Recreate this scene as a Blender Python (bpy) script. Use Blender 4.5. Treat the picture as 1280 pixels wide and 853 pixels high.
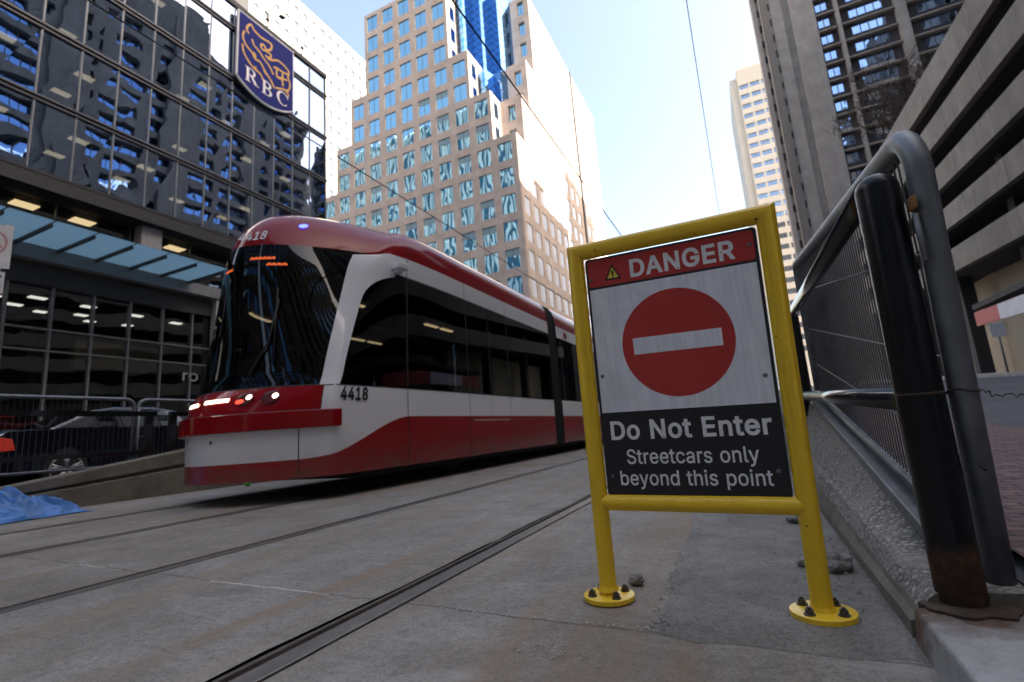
import bpy, bmesh, math, random
from mathutils import Vector, Matrix, noise
random.seed(7)
for o in list(bpy.data.objects): bpy.data.objects.remove(o)
SC = bpy.context.scene
COL = SC.collection
rad = math.radians

# ------------------------------------------------------------------ camera
PX, PY, F = 640.0, 426.5, 620.0
SX, SY = 938.0, 520.0                    # where the street runs to
ROLL = rad(4.2)
CAMH = 0.535
uu = (-math.sin(ROLL), -math.cos(ROLL))
dd = -F*F/((SX-PX)*uu[0] + (SY-PY)*uu[1])
ey = Vector((SX-PX, SY-PY, F)).normalized()
ez = Vector((dd*uu[0], dd*uu[1], F)).normalized()
ez = (ez - ey*ez.dot(ey)).normalized()
ex = ey.cross(ez)
cr = Vector((ex[0], ey[0], ez[0])); cu = -Vector((ex[1], ey[1], ez[1])); cb = -Vector((ex[2], ey[2], ez[2]))
cam = bpy.data.cameras.new('camera'); co = bpy.data.objects.new('camera', cam); COL.objects.link(co)
co.matrix_world = Matrix(((cr[0], cu[0], cb[0], 0), (cr[1], cu[1], cb[1], 0), (cr[2], cu[2], cb[2], CAMH), (0, 0, 0, 1)))
cam.sensor_width = 36; cam.lens = F/1280*36; cam.clip_start = .05; cam.clip_end = 2000
cam.dof.use_dof = True; cam.dof.focus_distance = 1.62; cam.dof.aperture_fstop = 3.2
SC.camera = co

# ------------------------------------------------------------------ sky and sun
EL, AZ = rad(37), rad(90)
w = bpy.data.worlds.new('World'); SC.world = w; w.use_nodes = True
nt = w.node_tree; bg = nt.nodes['Background']
sk = nt.nodes.new('ShaderNodeTexSky'); sk.sky_type = 'NISHITA'; sk.sun_disc = False
sk.sun_elevation = EL; sk.sun_rotation = AZ; sk.air_density = 1.0; sk.dust_density = 5.0; sk.ozone_density = 1.0
tint = nt.nodes.new('ShaderNodeMix'); tint.data_type = 'RGBA'; tint.blend_type = 'MULTIPLY'; tint.inputs[0].default_value = 1; tint.inputs[7].default_value = (1.0, .915, .80, 1)
nt.links.new(sk.outputs[0], tint.inputs[6]); nt.links.new(tint.outputs[2], bg.inputs[0]); bg.inputs[1].default_value = 0.15
sl = bpy.data.lights.new('sun', 'SUN'); sl.energy = 5.0; sl.angle = rad(.5); sl.color = (1, .93, .82)
so = bpy.data.objects.new('sun', sl); COL.objects.link(so)
SD = Vector((math.sin(AZ)*math.cos(EL), math.cos(AZ)*math.cos(EL), math.sin(EL)))
so.rotation_euler = SD.to_track_quat('Z', 'Y').to_euler(); so.location = (20, 0, 60)
SC.view_settings.view_transform = 'Standard'; SC.view_settings.look = 'None'
SC.view_settings.exposure = 2.17; SC.view_settings.gamma = 1
SC.render.engine = 'CYCLES'

# ------------------------------------------------------------------ materials
def newmat(name):
    m = bpy.data.materials.new(name); m.use_nodes = True
    return m, m.node_tree, m.node_tree.nodes['Principled BSDF']
def N(t, typ, **kw):
    n = t.nodes.new(typ)
    for k, v in kw.items(): setattr(n, k, v)
    return n
def ramp(t, src, stops):
    r = N(t, 'ShaderNodeValToRGB'); e = r.color_ramp.elements
    while len(e) < len(stops): e.new(.5)
    for i, (p, c) in enumerate(stops):
        e[i].position = p; e[i].color = (*c, 1) if len(c) == 3 else c
    t.links.new(src, r.inputs[0]); return r
def coords(t, scale=(1, 1, 1), kind='Object'):
    c = N(t, 'ShaderNodeTexCoord'); mp = N(t, 'ShaderNodeMapping'); mp.inputs['Scale'].default_value = scale
    t.links.new(c.outputs[kind], mp.inputs[0]); return mp.outputs[0]
def nz(t, vec, scale, detail=6, rough=.6, dist=0):
    n = N(t, 'ShaderNodeTexNoise'); n.inputs['Scale'].default_value = scale; n.inputs['Detail'].default_value = detail
    n.inputs['Roughness'].default_value = rough; n.inputs['Distortion'].default_value = dist
    t.links.new(vec, n.inputs['Vector']); return n
def mixc(t, fac, a, b, mode='MIX'):
    m = N(t, 'ShaderNodeMix', data_type='RGBA', blend_type=mode)
    for s, v in ((m.inputs[0], fac), (m.inputs[6], a), (m.inputs[7], b)):
        if hasattr(v, 'is_output'): t.links.new(v, s)
        elif isinstance(v, (int, float)): s.default_value = v
        else: s.default_value = (*v, 1)
    return m.outputs[2]
def math_(t, op, a, b=None):
    m = N(t, 'ShaderNodeMath', operation=op)
    for s, v in ((m.inputs[0], a), (m.inputs[1], b)):
        if v is None: continue
        if hasattr(v, 'is_output'): t.links.new(v, s)
        else: s.default_value = v
    return m.outputs[0]
def bump(t, p, h, strength=.3, dist=.02):
    b = N(t, 'ShaderNodeBump'); b.inputs['Strength'].default_value = strength; b.inputs['Distance'].default_value = dist
    t.links.new(h, b.inputs['Height']); t.links.new(b.outputs[0], p.inputs['Normal'])

def flat(name, c, rough=.5, metal=0, var=.12, vs=6, bmp=0, coat=0, spec=.5):
    """a plain material with a little uneven colour, and grain if asked"""
    m, t, p = newmat(name); v = coords(t)
    n = nz(t, v, vs, 5, .6)
    lo = tuple(x*(1-var) for x in c); hi = tuple(min(1, x*(1+var)) for x in c)
    r = ramp(t, n.outputs[0], [(.3, lo), (.7, hi)])
    t.links.new(r.outputs[0], p.inputs['Base Color'])
    p.inputs['Roughness'].default_value = rough; p.inputs['Metallic'].default_value = metal
    p.inputs['Coat Weight'].default_value = coat; p.inputs['Coat Roughness'].default_value = .04
    p.inputs['Specular IOR Level'].default_value = spec
    if bmp: bump(t, p, nz(t, v, vs*8, 6, .7).outputs[0], bmp, .01)
    return m
def emit(name, c, s):
    m, t, p = newmat(name); p.inputs['Base Color'].default_value = (*c, 1)
    p.inputs['Emission Color'].default_value = (*c, 1); p.inputs['Emission Strength'].default_value = s; return m

def concrete_mat(name, a, b, scale=1.0, joints=False, speck=.5, stain=(.16, .13, .10), bmp=.35, streaks=0):
    m, t, p = newmat(name); v = coords(t)
    n1 = nz(t, v, .9*scale, 8, .62, .4); n2 = nz(t, v, 5*scale, 6, .65); n3 = nz(t, v, 130*scale, 3, .7); n4 = nz(t, v, .45*scale, 5, .6, 1.2)
    base = ramp(t, n1.outputs[0], [(.3, a), (.68, b)]).outputs[0]
    base = mixc(t, math_(t, 'MULTIPLY', ramp(t, n4.outputs[0], [(.5, (0, 0, 0)), (.68, (1, 1, 1))]).outputs[0], .55), base, stain)
    g = ramp(t, n2.outputs[0], [(.32, (.8, .8, .8)), (.7, (1.12, 1.12, 1.12))]).outputs[0]
    base = mixc(t, 1.0, base, g, 'MULTIPLY')
    s = ramp(t, n3.outputs[0], [(.3, (.55, .55, .55)), (.5, (1, 1, 1)), (.72, (1.35, 1.35, 1.35))]).outputs[0]
    base = mixc(t, speck, base, mixc(t, 1.0, base, s, 'MULTIPLY'))
    n5 = nz(t, v, 34*scale, 5, .7, .3)
    base = mixc(t, min(1, speck*1.1), base, mixc(t, 1.0, base, ramp(t, n5.outputs[0], [(.3, (.66, .65, .64)), (.5, (1, 1, 1)), (.7, (1.22, 1.22, 1.2))]).outputs[0], 'MULTIPLY'))
    pit = ramp(t, nz(t, v, 55*scale, 2, .5).outputs[0], [(.26, (1, 1, 1)), (.31, (0, 0, 0))]).outputs[0]
    base = mixc(t, math_(t, 'MULTIPLY', pit, .55*speck), base, (.06, .055, .05))
    h = math_(t, 'ADD', math_(t, 'ADD', n3.outputs[0], n5.outputs[0]), math_(t, 'SUBTRACT', math_(t, 'MULTIPLY', n2.outputs[0], 1.5), pit))
    if joints:
        sp = N(t, 'ShaderNodeSeparateXYZ'); t.links.new(v, sp.inputs[0])
        wob = nz(t, v, 3, 6, .7)
        jit = math_(t, 'MULTIPLY', math_(t, 'SUBTRACT', wob.outputs[0], .5), .07)
        yy = math_(t, 'ADD', sp.outputs[1], math_(t, 'ADD', jit, math_(t, 'MULTIPLY', sp.outputs[0], .055)))
        fr = math_(t, 'ABSOLUTE', math_(t, 'SUBTRACT', math_(t, 'MODULO', math_(t, 'ADD', yy, 14.63), 4.0), 0.0))
        # transverse slab joints about every four metres, a fine crack line with crumbled light filler
        jm = math_(t, 'LESS_THAN', math_(t, 'ABSOLUTE', math_(t, 'SUBTRACT', fr, 0.02)), .0045)
        jm = math_(t, 'MULTIPLY', jm, math_(t, 'GREATER_THAN', nz(t, v, 1.7, 3).outputs[0], .38))
        jc = mixc(t, math_(t, 'GREATER_THAN', nz(t, v, 1.3, 2).outputs[0], .53), (.10, .09, .08), (.5, .48, .45))
        base = mixc(t, jm, base, jc)
        # rust and brake dust streaks that run with the rails
        st = nz(t, coords(t, (2.6, .22, 1)), 1.5, 7, .65, .6)
        base = mixc(t, math_(t, 'MULTIPLY', ramp(t, st.outputs[0], [(.47, (0, 0, 0)), (.7, (1, 1, 1))]).outputs[0], .75), base, (.23, .155, .095))
        # pale scuffs swept across the slab
        sc = nz(t, coords(t, (.7, 2.2, 1)), 1.4, 8, .7, 1.5)
        base = mixc(t, math_(t, 'MULTIPLY', ramp(t, sc.outputs[0], [(.56, (0, 0, 0)), (.74, (1, 1, 1))]).outputs[0], .5), base, (.42, .41, .39))
        # worn, dark wheel paths and oil spots
        oi = nz(t, v, 2.3, 4, .5, .3)
        base = mixc(t, math_(t, 'MULTIPLY', ramp(t, oi.outputs[0], [(.66, (0, 0, 0)), (.74, (1, 1, 1))]).outputs[0], .45), base, (.09, .08, .075))
        h = math_(t, 'SUBTRACT', h, math_(t, 'MULTIPLY', jm, 3))
    if streaks:                               # rain has run down the face, and shutter joints show
        sk_ = nz(t, coords(t, (1.1, 1.1, .06)), 1, 6, .65, .2)
        base = mixc(t, math_(t, 'MULTIPLY', ramp(t, sk_.outputs[0], [(.48, (0, 0, 0)), (.72, (1, 1, 1))]).outputs[0], streaks), base, tuple(x*.45 for x in a))
        sx = N(t, 'ShaderNodeSeparateXYZ'); t.links.new(v, sx.inputs[0])
        jn = math_(t, 'LESS_THAN', math_(t, 'ABSOLUTE', math_(t, 'SUBTRACT', math_(t, 'MODULO', math_(t, 'ADD', sx.outputs[1], 302.3), 4.6), 2.3)), .03)
        base = mixc(t, math_(t, 'MULTIPLY', jn, .7), base, tuple(x*.4 for x in a))
    t.links.new(base, p.inputs['Base Color'])
    p.inputs['Roughness'].default_value = .85
    bump(t, p, h, bmp, .006)
    return m

def aggregate_mat(name):
    m, t, p = newmat(name); v = coords(t)
    vo = N(t, 'ShaderNodeTexVoronoi'); vo.inputs['Scale'].default_value = 75; t.links.new(v, vo.inputs['Vector'])
    n1 = nz(t, v, 3, 6, .65)
    sp = N(t, 'ShaderNodeSeparateColor'); t.links.new(vo.outputs['Color'], sp.inputs[0])
    c = ramp(t, sp.outputs[0], [(0, (.12, .115, .11)), (.4, (.27, .26, .24)), (.72, (.36, .34, .31)), (1, (.62, .6, .56))]).outputs[0]
    edge = ramp(t, vo.outputs['Distance'], [(.25, (1, 1, 1)), (.62, (.35, .34, .33))]).outputs[0]
    c = mixc(t, 1.0, c, edge, 'MULTIPLY')
    c = mixc(t, ramp(t, n1.outputs[0], [(.4, (.2, .2, .2)), (.66, (.9, .9, .9))]).outputs[0], c, (.25, .24, .225))
    t.links.new(c, p.inputs['Base Color']); p.inputs['Roughness'].default_value = .85
    bump(t, p, math_(t, 'SUBTRACT', 1.0, vo.outputs['Distance']), .7, .008); return m

def rusty_steel(name, c, z0, z1, rough=.3):
    """painted steel with rust that has eaten up from the foot between heights z0 and z1"""
    m, t, p = newmat(name); g = N(t, 'ShaderNodeNewGeometry'); sp = N(t, 'ShaderNodeSeparateXYZ'); t.links.new(g.outputs['Position'], sp.inputs[0])
    v = g.outputs['Position']; n = nz(t, v, 9, 8, .7)
    mr = N(t, 'ShaderNodeMapRange'); mr.inputs[1].default_value = z1; mr.inputs[2].default_value = z0
    t.links.new(math_(t, 'ADD', sp.outputs[2], math_(t, 'MULTIPLY', math_(t, 'SUBTRACT', n.outputs[0], .5), .26)), mr.inputs[0])
    fac = ramp(t, mr.outputs[0], [(.42, (0, 0, 0)), (.5, (1, 1, 1))]).outputs[0]
    n2 = nz(t, v, 30, 6, .7)
    rc = ramp(t, n2.outputs[0], [(.3, (.018, .011, .008)), (.55, (.05, .025, .014)), (.75, (.12, .058, .028))]).outputs[0]
    ch = ramp(t, nz(t, v, 22, 5, .6).outputs[0], [(.70, (0, 0, 0)), (.74, (1, 1, 1))]).outputs[0]
    cc = mixc(t, ch, c, (.05, .03, .022))
    t.links.new(mixc(t, fac, cc, rc), p.inputs['Base Color'])
    t.links.new(ramp(t, fac, [(0, (rough,)*3), (1, (.9,)*3)]).outputs[0], p.inputs['Roughness'])
    p.inputs['Specular IOR Level'].default_value = .3
    bump(t, p, n2.outputs[0], .25, .004); return m

def glass_mat(name, tint, trans=.3, refl=.45, wave=.03, wscale=.8, rough=.01, stretch=(1, 1, 1), wave2=0):
    """reflective window glass: a dark see-through pane with a mirror-like coating that is not quite flat"""
    m = bpy.data.materials.new(name); m.use_nodes = True; t = m.node_tree; t.nodes.clear()
    out = N(t, 'ShaderNodeOutputMaterial'); g = N(t, 'ShaderNodeNewGeometry')
    mp = N(t, 'ShaderNodeMapping'); mp.inputs['Scale'].default_value = stretch; t.links.new(g.outputs['Position'], mp.inputs[0])
    n = nz(t, mp.outputs[0], wscale, 2, .45, .2)
    b = N(t, 'ShaderNodeBump'); b.inputs['Strength'].default_value = 1; b.inputs['Distance'].default_value = wave; t.links.new(n.outputs[0], b.inputs['Height'])
    tr = N(t, 'ShaderNodeBsdfTransparent'); tr.inputs[0].default_value = tuple(x*trans for x in tint)+(1,)
    gl = N(t, 'ShaderNodeBsdfGlossy'); gl.inputs['Color'].default_value = (*tint, 1); gl.inputs['Roughness'].default_value = rough
    t.links.new(b.outputs[0], gl.inputs['Normal'])
    lw = N(t, 'ShaderNodeFresnel'); lw.inputs[0].default_value = 1.5; t.links.new(b.outputs[0], lw.inputs['Normal'])
    fac = math_(t, 'MAXIMUM', math_(t, 'MULTIPLY', lw.outputs[0], 1.0), refl)
    mx = N(t, 'ShaderNodeMixShader'); t.links.new(fac, mx.inputs[0]); t.links.new(tr.outputs[0], mx.inputs[1]); t.links.new(gl.outputs[0], mx.inputs[2])
    t.links.new(mx.outputs[0], out.inputs[0]); return m

M = {}
M['track'] = concrete_mat('track_concrete', (.19, .172, .15), (.30, .285, .262), joints=True, speck=.85, bmp=.6)
M['asph'] = concrete_mat('worn_asphalt', (.19, .18, .165), (.30, .285, .265), 2.0, speck=1.0, stain=(.15, .138, .125), bmp=.9)
M['street'] = concrete_mat('street_asphalt', (.045, .045, .055), (.085, .085, .10), 1.0, speck=.6, stain=(.07, .07, .08))
M['conc'] = concrete_mat('grey_concrete', (.23, .22, .205), (.34, .325, .30), 1.2, speck=.5)
M['mossconc'] = concrete_mat('grimy_concrete', (.10, .09, .07), (.20, .18, .145), 1.6, speck=.5, stain=(.06, .055, .045))
M['paleblock'] = concrete_mat('pale_concrete', (.36, .36, .36), (.46, .46, .46), 1.2, speck=.3, stain=(.30, .29, .28))
_m = M['paleblock']; _t = _m.node_tree; _p = _t.nodes['Principled BSDF']; _g = N(_t, 'ShaderNodeNewGeometry')      # rust washed out of the post foot over the footing
_ds = N(_t, 'ShaderNodeVectorMath', operation='DISTANCE'); _mp = N(_t, 'ShaderNodeMapping'); _mp.inputs['Scale'].default_value = (1, 1, .55)
_t.links.new(_g.outputs['Position'], _mp.inputs[0]); _t.links.new(_mp.outputs[0], _ds.inputs[0]); _ds.inputs[1].default_value = (.35, 1.52, .04)
_d = math_(_t, 'ADD', _ds.outputs['Value'], math_(_t, 'MULTIPLY', math_(_t, 'SUBTRACT', nz(_t, _g.outputs['Position'], 14, 7, .7, .5).outputs[0], .5), .22))
_f = ramp(_t, _d, [(.09, (.95,)*3), (.15, (.5,)*3), (.2, (0, 0, 0))]).outputs[0]
_rc = ramp(_t, nz(_t, _g.outputs['Position'], 40, 6, .7).outputs[0], [(.3, (.035, .022, .016)), (.55, (.11, .055, .03)), (.75, (.24, .12, .06))]).outputs[0]
_src = _p.inputs['Base Color'].links[0].from_socket; _t.links.new(mixc(_t, _f, _src, _rc), _p.inputs['Base Color'])
M['parkade'] = concrete_mat('parkade_concrete', (.19, .168, .145), (.27, .24, .21), .25, speck=.15, stain=(.16, .14, .12), bmp=.1, streaks=.45)
M['brownconc'] = concrete_mat('brown_concrete', (.33, .295, .265), (.40, .36, .325), .12, speck=.15, stain=(.26, .225, .2), bmp=.1, streaks=.25)
M['aggr'] = aggregate_mat('exposed_aggregate')
M['rubble'] = flat('rubble_stone', (.25, .24, .22), .9, 0, .35, 25, .5)
M['yellow'] = flat('yellow_paint', (.84, .55, .02), .38, 0, .06, 9, .03, coat=.15)
_m = M['yellow']; _t = _m.node_tree; _p = _t.nodes['Principled BSDF']; _v = coords(_t)      # rust shows through little chips in the paint
_vo = N(_t, 'ShaderNodeTexVoronoi'); _vo.inputs['Scale'].default_value = 42; _t.links.new(_v, _vo.inputs['Vector'])
_sp = N(_t, 'ShaderNodeSeparateColor'); _t.links.new(_vo.outputs['Color'], _sp.inputs[0])
_r = math_(_t, 'MULTIPLY', math_(_t, 'SUBTRACT', _sp.outputs[0], .80), .9)
_w = math_(_t, 'ADD', _vo.outputs['Distance'], math_(_t, 'MULTIPLY', math_(_t, 'SUBTRACT', nz(_t, _v, 260, 3).outputs[0], .5), .12))
_k = math_(_t, 'LESS_THAN', _w, _r)
_src = _p.inputs['Base Color'].links[0].from_socket
_st = ramp(_t, nz(_t, coords(_t, (60, 60, 5)), 1, 5, .6).outputs[0], [(.55, (0, 0, 0)), (.75, (.35, .35, .35))]).outputs[0]
_c = mixc(_t, _st, _src, (.52, .33, .03)); _t.links.new(mixc(_t, _k, _c, (.07, .035, .018)), _p.inputs['Base Color'])
_t.links.new(ramp(_t, _k, [(0, (.4,)*3), (1, (.9,)*3)]).outputs[0], _p.inputs['Roughness'])
M['rust'] = flat('rust', (.055, .033, .022), .85, 0, .4, 40, .3)
M['bolt'] = flat('weathered_bolt', (.10, .085, .07), .55, .6, .35, 60)
M['alu'] = None
M['signred'] = flat('sign_red', (.46, .035, .03), .38, 0, .06, 5)
M['signblack'] = flat('sign_black', (.013, .014, .019), .4, 0, .2, 6)
M['silver'] = flat('reflective_lettering', (.78, .80, .83), .4, 0, .08, 30)
M['warnyel'] = flat('warning_yellow', (.72, .55, .06), .4, 0, .06)
M['black'] = rusty_steel('black_painted_steel', (.005, .006, .009), .05, .30, .32)
M['blackrail'] = flat('black_gloss_steel', (.008, .009, .011), .22, 0, .2, 12, coat=.5)
M['galv'] = flat('galvanised_pipe', (.17, .185, .20), .5, .55, .25, 14, .06)
M['wire'] = flat('fence_wire', (.10, .10, .105), .5, .5, .2)
M['rail'] = flat('worn_rail_steel', (.21, .20, .19), .36, .55, .2, 18)
M['railside'] = flat('rail_side', (.09, .075, .065), .7, .3, .3, 20)
M['railold'] = flat('dull_rail_steel', (.12, .105, .095), .5, .5, .25, 18)
M['filler'] = flat('bitumen_filler', (.055, .047, .038), .9, 0, .35, 30, .5)
M['tramred'] = flat('tram_red_paint', (.25, .004, .008), .11, 0, .04, 2, coat=0, spec=.28)
M['tramwhite'] = flat('tram_white_paint', (.70, .71, .74), .28, 0, .03, 2, coat=.5)
M['tramglass'] = glass_mat('tram_glass', (.75, .8, .85), .10, .04, .0, 1.5)
M['tramdark'] = flat('tram_underframe', (.012, .012, .013), .7, 0, .2)
M['bellows'] = flat('bellows_rubber', (.015, .015, .016), .75, 0, .2)
M['seam'] = flat('panel_gap', (.03, .028, .028), .7)
M['tint'] = flat('interior_dark', (.05, .05, .055), .8)
M['lampwhite'] = emit('lit_lamp_white', (1, .84, .62), 1.4)
M['lampwarm'] = emit('lit_tube_warm', (1, .70, .36), 1.1)
M['lampcool'] = emit('lit_ceiling_cool', (1, .93, .8), 1.0)
M['lampred'] = emit('lit_signal_red', (1, .06, .03), .5)
M['lampblue'] = emit('lit_beacon_blue', (.06, .08, 1), 1.6)
M['ledorange'] = emit('led_orange', (1, .16, .03), .22)
M['taillight'] = emit('tail_light_red', (.6, .035, .015), .03)
M['dullred'] = flat('dull_red_lens', (.10, .012, .012), .25)
M['car'] = flat('dark_blue_car_paint', (.006, .008, .017), .22, .3, .06, 3, coat=.9)
M['carglass'] = glass_mat('car_glass', (.7, .8, .95), .12, .12, .0, 1)
M['tyre'] = flat('tyre', (.012, .012, .012), .85)
M['alloy'] = flat('alloy_rim', (.42, .42, .43), .35, .8, .08)
M['chrome'] = flat('chrome', (.6, .6, .62), .12, 1, .05)
M['tarp'] = flat('blue_plastic_sheet', (.06, .20, .52), .42, 0, .3, 5)
M['green'] = flat('green_ball', (.16, .55, .10), .5, 0, .08)
M['rbcglass'] = glass_mat('curtain_wall_glass', (.50, .63, .86), .2, .54, .012, .42)
M['shopglass'] = glass_mat('storefront_glass', (.7, .76, .8), .26, .13, .012, .5)
M['mull'] = flat('aluminium_mullion', (.10, .105, .12), .4, .6, .1)
M['mullpale'] = flat('pale_mullion', (.20, .21, .225), .4, .5, .1)
M['darkblock'] = flat('dark_brown_block', (.10, .085, .075), .85, 0, .15, .3)
M['fascia'] = flat('dark_fascia', (.03, .031, .036), .5, .2)
M['inside'] = flat('office_interior', (.055, .047, .04), .9)
M['column'] = flat('column_cladding', (.30, .30, .32), .45, .3)
M['rbcblue'] = flat('bank_sign_blue', (.008, .014, .17), .7, 0, .06, spec=.2)
M['gold'] = flat('bank_sign_gold', (.60, .33, .05), .4)
M['white'] = flat('white_letter', (.75, .76, .8), .45, 0, .03)
M['tower'] = concrete_mat('pink_brown_granite', (.43, .355, .305), (.52, .43, .375), .12, speck=.1, stain=(.39, .315, .27), bmp=.05)
M['towerglass'] = glass_mat('tower_glass', (.44, .76, .93), .04, .75, .05, .26, stretch=(1, 1, .5))
M['sideskytone'] = flat('sky_painted_side_window', (.62, .66, .76), .12, 0, .15, .4)  # bright sky mirrored in the side panes, painted into a pale base colour
M['blind'] = flat('window_blind', (.22, .32, .36), .35, 0, .15, 1)
M['bayglass'] = glass_mat('glass_bay', (.25, .52, .95), .0, .55, .008, .5)
M['creamwall'] = flat('cream_precast', (.60, .555, .48), .8, 0, .05, .3)
M['creamwin'] = glass_mat('pale_blue_window', (.62, .74, .90), .1, .55, .01, .5)
M['aptglass'] = glass_mat('apartment_glass', (.42, .62, 1.0), .05, .75, .03, .4)
M['curtain'] = flat('drawn_curtain', (.48, .46, .42), .9, 0, .25, 2)
M['darkrec'] = flat('painted_recess_shade', (.045, .04, .043), .8)  # near-black base stands in for the shade inside recesses and open decks
M['slabedge'] = flat('balcony_slab', (.27, .23, .20), .85, 0, .08, .5)
M['finglass'] = flat('blue_spandrel', (.06, .17, .26), .4, 0, .1)
M['dimletter'] = flat('dim_shop_lettering', (.22, .23, .22), .6)
M['fin'] = flat('white_fin', (.8, .8, .8), .6)
M['bark'] = flat('bark', (.085, .06, .045), .9, 0, .3, 10, .3)
M['shopred'] = flat('shop_sign_red', (.40, .03, .035), .5)
M['shopwhite'] = flat('shop_sign_panel', (.55, .54, .62), .5, 0, .1, 2)
M['beige'] = flat('beige_wall', (.44, .36, .26), .8, 0, .1, .5)
M['cable'] = flat('cable', (.02, .02, .02), .6)
M['signplate'] = flat('white_sign_plate', (.68, .69, .72), .45)
M['signpink'] = flat('faded_red_ring', (.55, .30, .32), .5)
m, t, p = newmat('brick_paving'); v = coords(t)
_b = N(t, 'ShaderNodeTexBrick'); _b.inputs['Scale'].default_value = 4.6; _b.inputs['Mortar Size'].default_value = .022; t.links.new(v, _b.inputs['Vector'])
_b.inputs['Color1'].default_value = (.12, .075, .075, 1); _b.inputs['Color2'].default_value = (.19, .12, .115, 1); _b.inputs['Mortar'].default_value = (.05, .045, .045, 1)
_n = nz(t, v, 9, 6, .7); t.links.new(mixc(t, 1.0, _b.outputs['Color'], ramp(t, _n.outputs[0], [(.3, (.65,)*3), (.7, (1.25,)*3)]).outputs[0], 'MULTIPLY'), p.inputs['Base Color'])
p.inputs['Roughness'].default_value = .9; bump(t, p, math_(t, 'SUBTRACT', _n.outputs[0], _b.outputs['Fac']), .6, .01); M['brick'] = m
m, t, p = newmat('retroreflective_sheet'); v = coords(t)
n = nz(t, coords(t, (26, 26, .5)), 3, 4, .6); n2 = nz(t, v, 5, 6, .6, .5)
c = ramp(t, n.outputs[0], [(.3, (.66, .71, .79)), (.7, (.84, .88, .94))]).outputs[0]
c = mixc(t, ramp(t, n2.outputs[0], [(.5, (0, 0, 0)), (.72, (.5, .5, .5))]).outputs[0], c, (.52, .55, .6))
t.links.new(c, p.inputs['Base Color']); p.inputs['Metallic'].default_value = .12; p.inputs['Roughness'].default_value = .38
bump(t, p, n.outputs[0], .08, .002); M['alu'] = m
m = bpy.data.materials.new('frosted_canopy_glass'); m.use_nodes = True; t = m.node_tree; t.nodes.clear()
o_ = N(t, 'ShaderNodeOutputMaterial'); a_ = N(t, 'ShaderNodeBsdfTranslucent'); a_.inputs[0].default_value = (.34, .48, .58, 1)
b_ = N(t, 'ShaderNodeBsdfGlossy'); b_.inputs[0].default_value = (.7, .8, .9, 1); b_.inputs[1].default_value = .25
x_ = N(t, 'ShaderNodeMixShader'); x_.inputs[0].default_value = .08
t.links.new(a_.outputs[0], x_.inputs[1]); t.links.new(b_.outputs[0], x_.inputs[2]); t.links.new(x_.outputs[0], o_.inputs[0]); M['canopy'] = m
# lower side paint of the tram: white over red with the red sweeping up behind the cab
m, t, p = newmat('tram_side_livery'); g = N(t, 'ShaderNodeNewGeometry'); sp = N(t, 'ShaderNodeSeparateXYZ'); t.links.new(g.outputs['Position'], sp.inputs[0])
mr = N(t, 'ShaderNodeMapRange', interpolation_type='SMOOTHSTEP'); t.links.new(sp.outputs[1], mr.inputs[0])
for i, v_ in enumerate((3.75, 5.25, .43, .845)): mr.inputs[i+1].default_value = v_
lt = math_(t, 'LESS_THAN', sp.outputs[2], mr.outputs[0])
_dz = N(t, 'ShaderNodeMapRange'); t.links.new(sp.outputs[2], _dz.inputs[0])
for i, v_ in enumerate((.75, .24, 0, 1)): _dz.inputs[i+1].default_value = v_
_dn = nz(t, g.outputs['Position'], 3.5, 7, .7, .4)
_df = math_(t, 'MULTIPLY', math_(t, 'POWER', _dz.outputs[0], 1.6), ramp(t, _dn.outputs[0], [(.3, (.15,)*3), (.7, (.75,)*3)]).outputs[0])
t.links.new(mixc(t, _df, mixc(t, lt, (.70, .71, .74), (.28, .005, .009)), (.10, .085, .07)), p.inputs['Base Color'])
p.inputs['Roughness'].default_value = .25; p.inputs['Coat Weight'].default_value = .12; p.inputs['Specular IOR Level'].default_value = .35; p.inputs['Coat Roughness'].default_value = .05; M['livery'] = m

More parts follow.
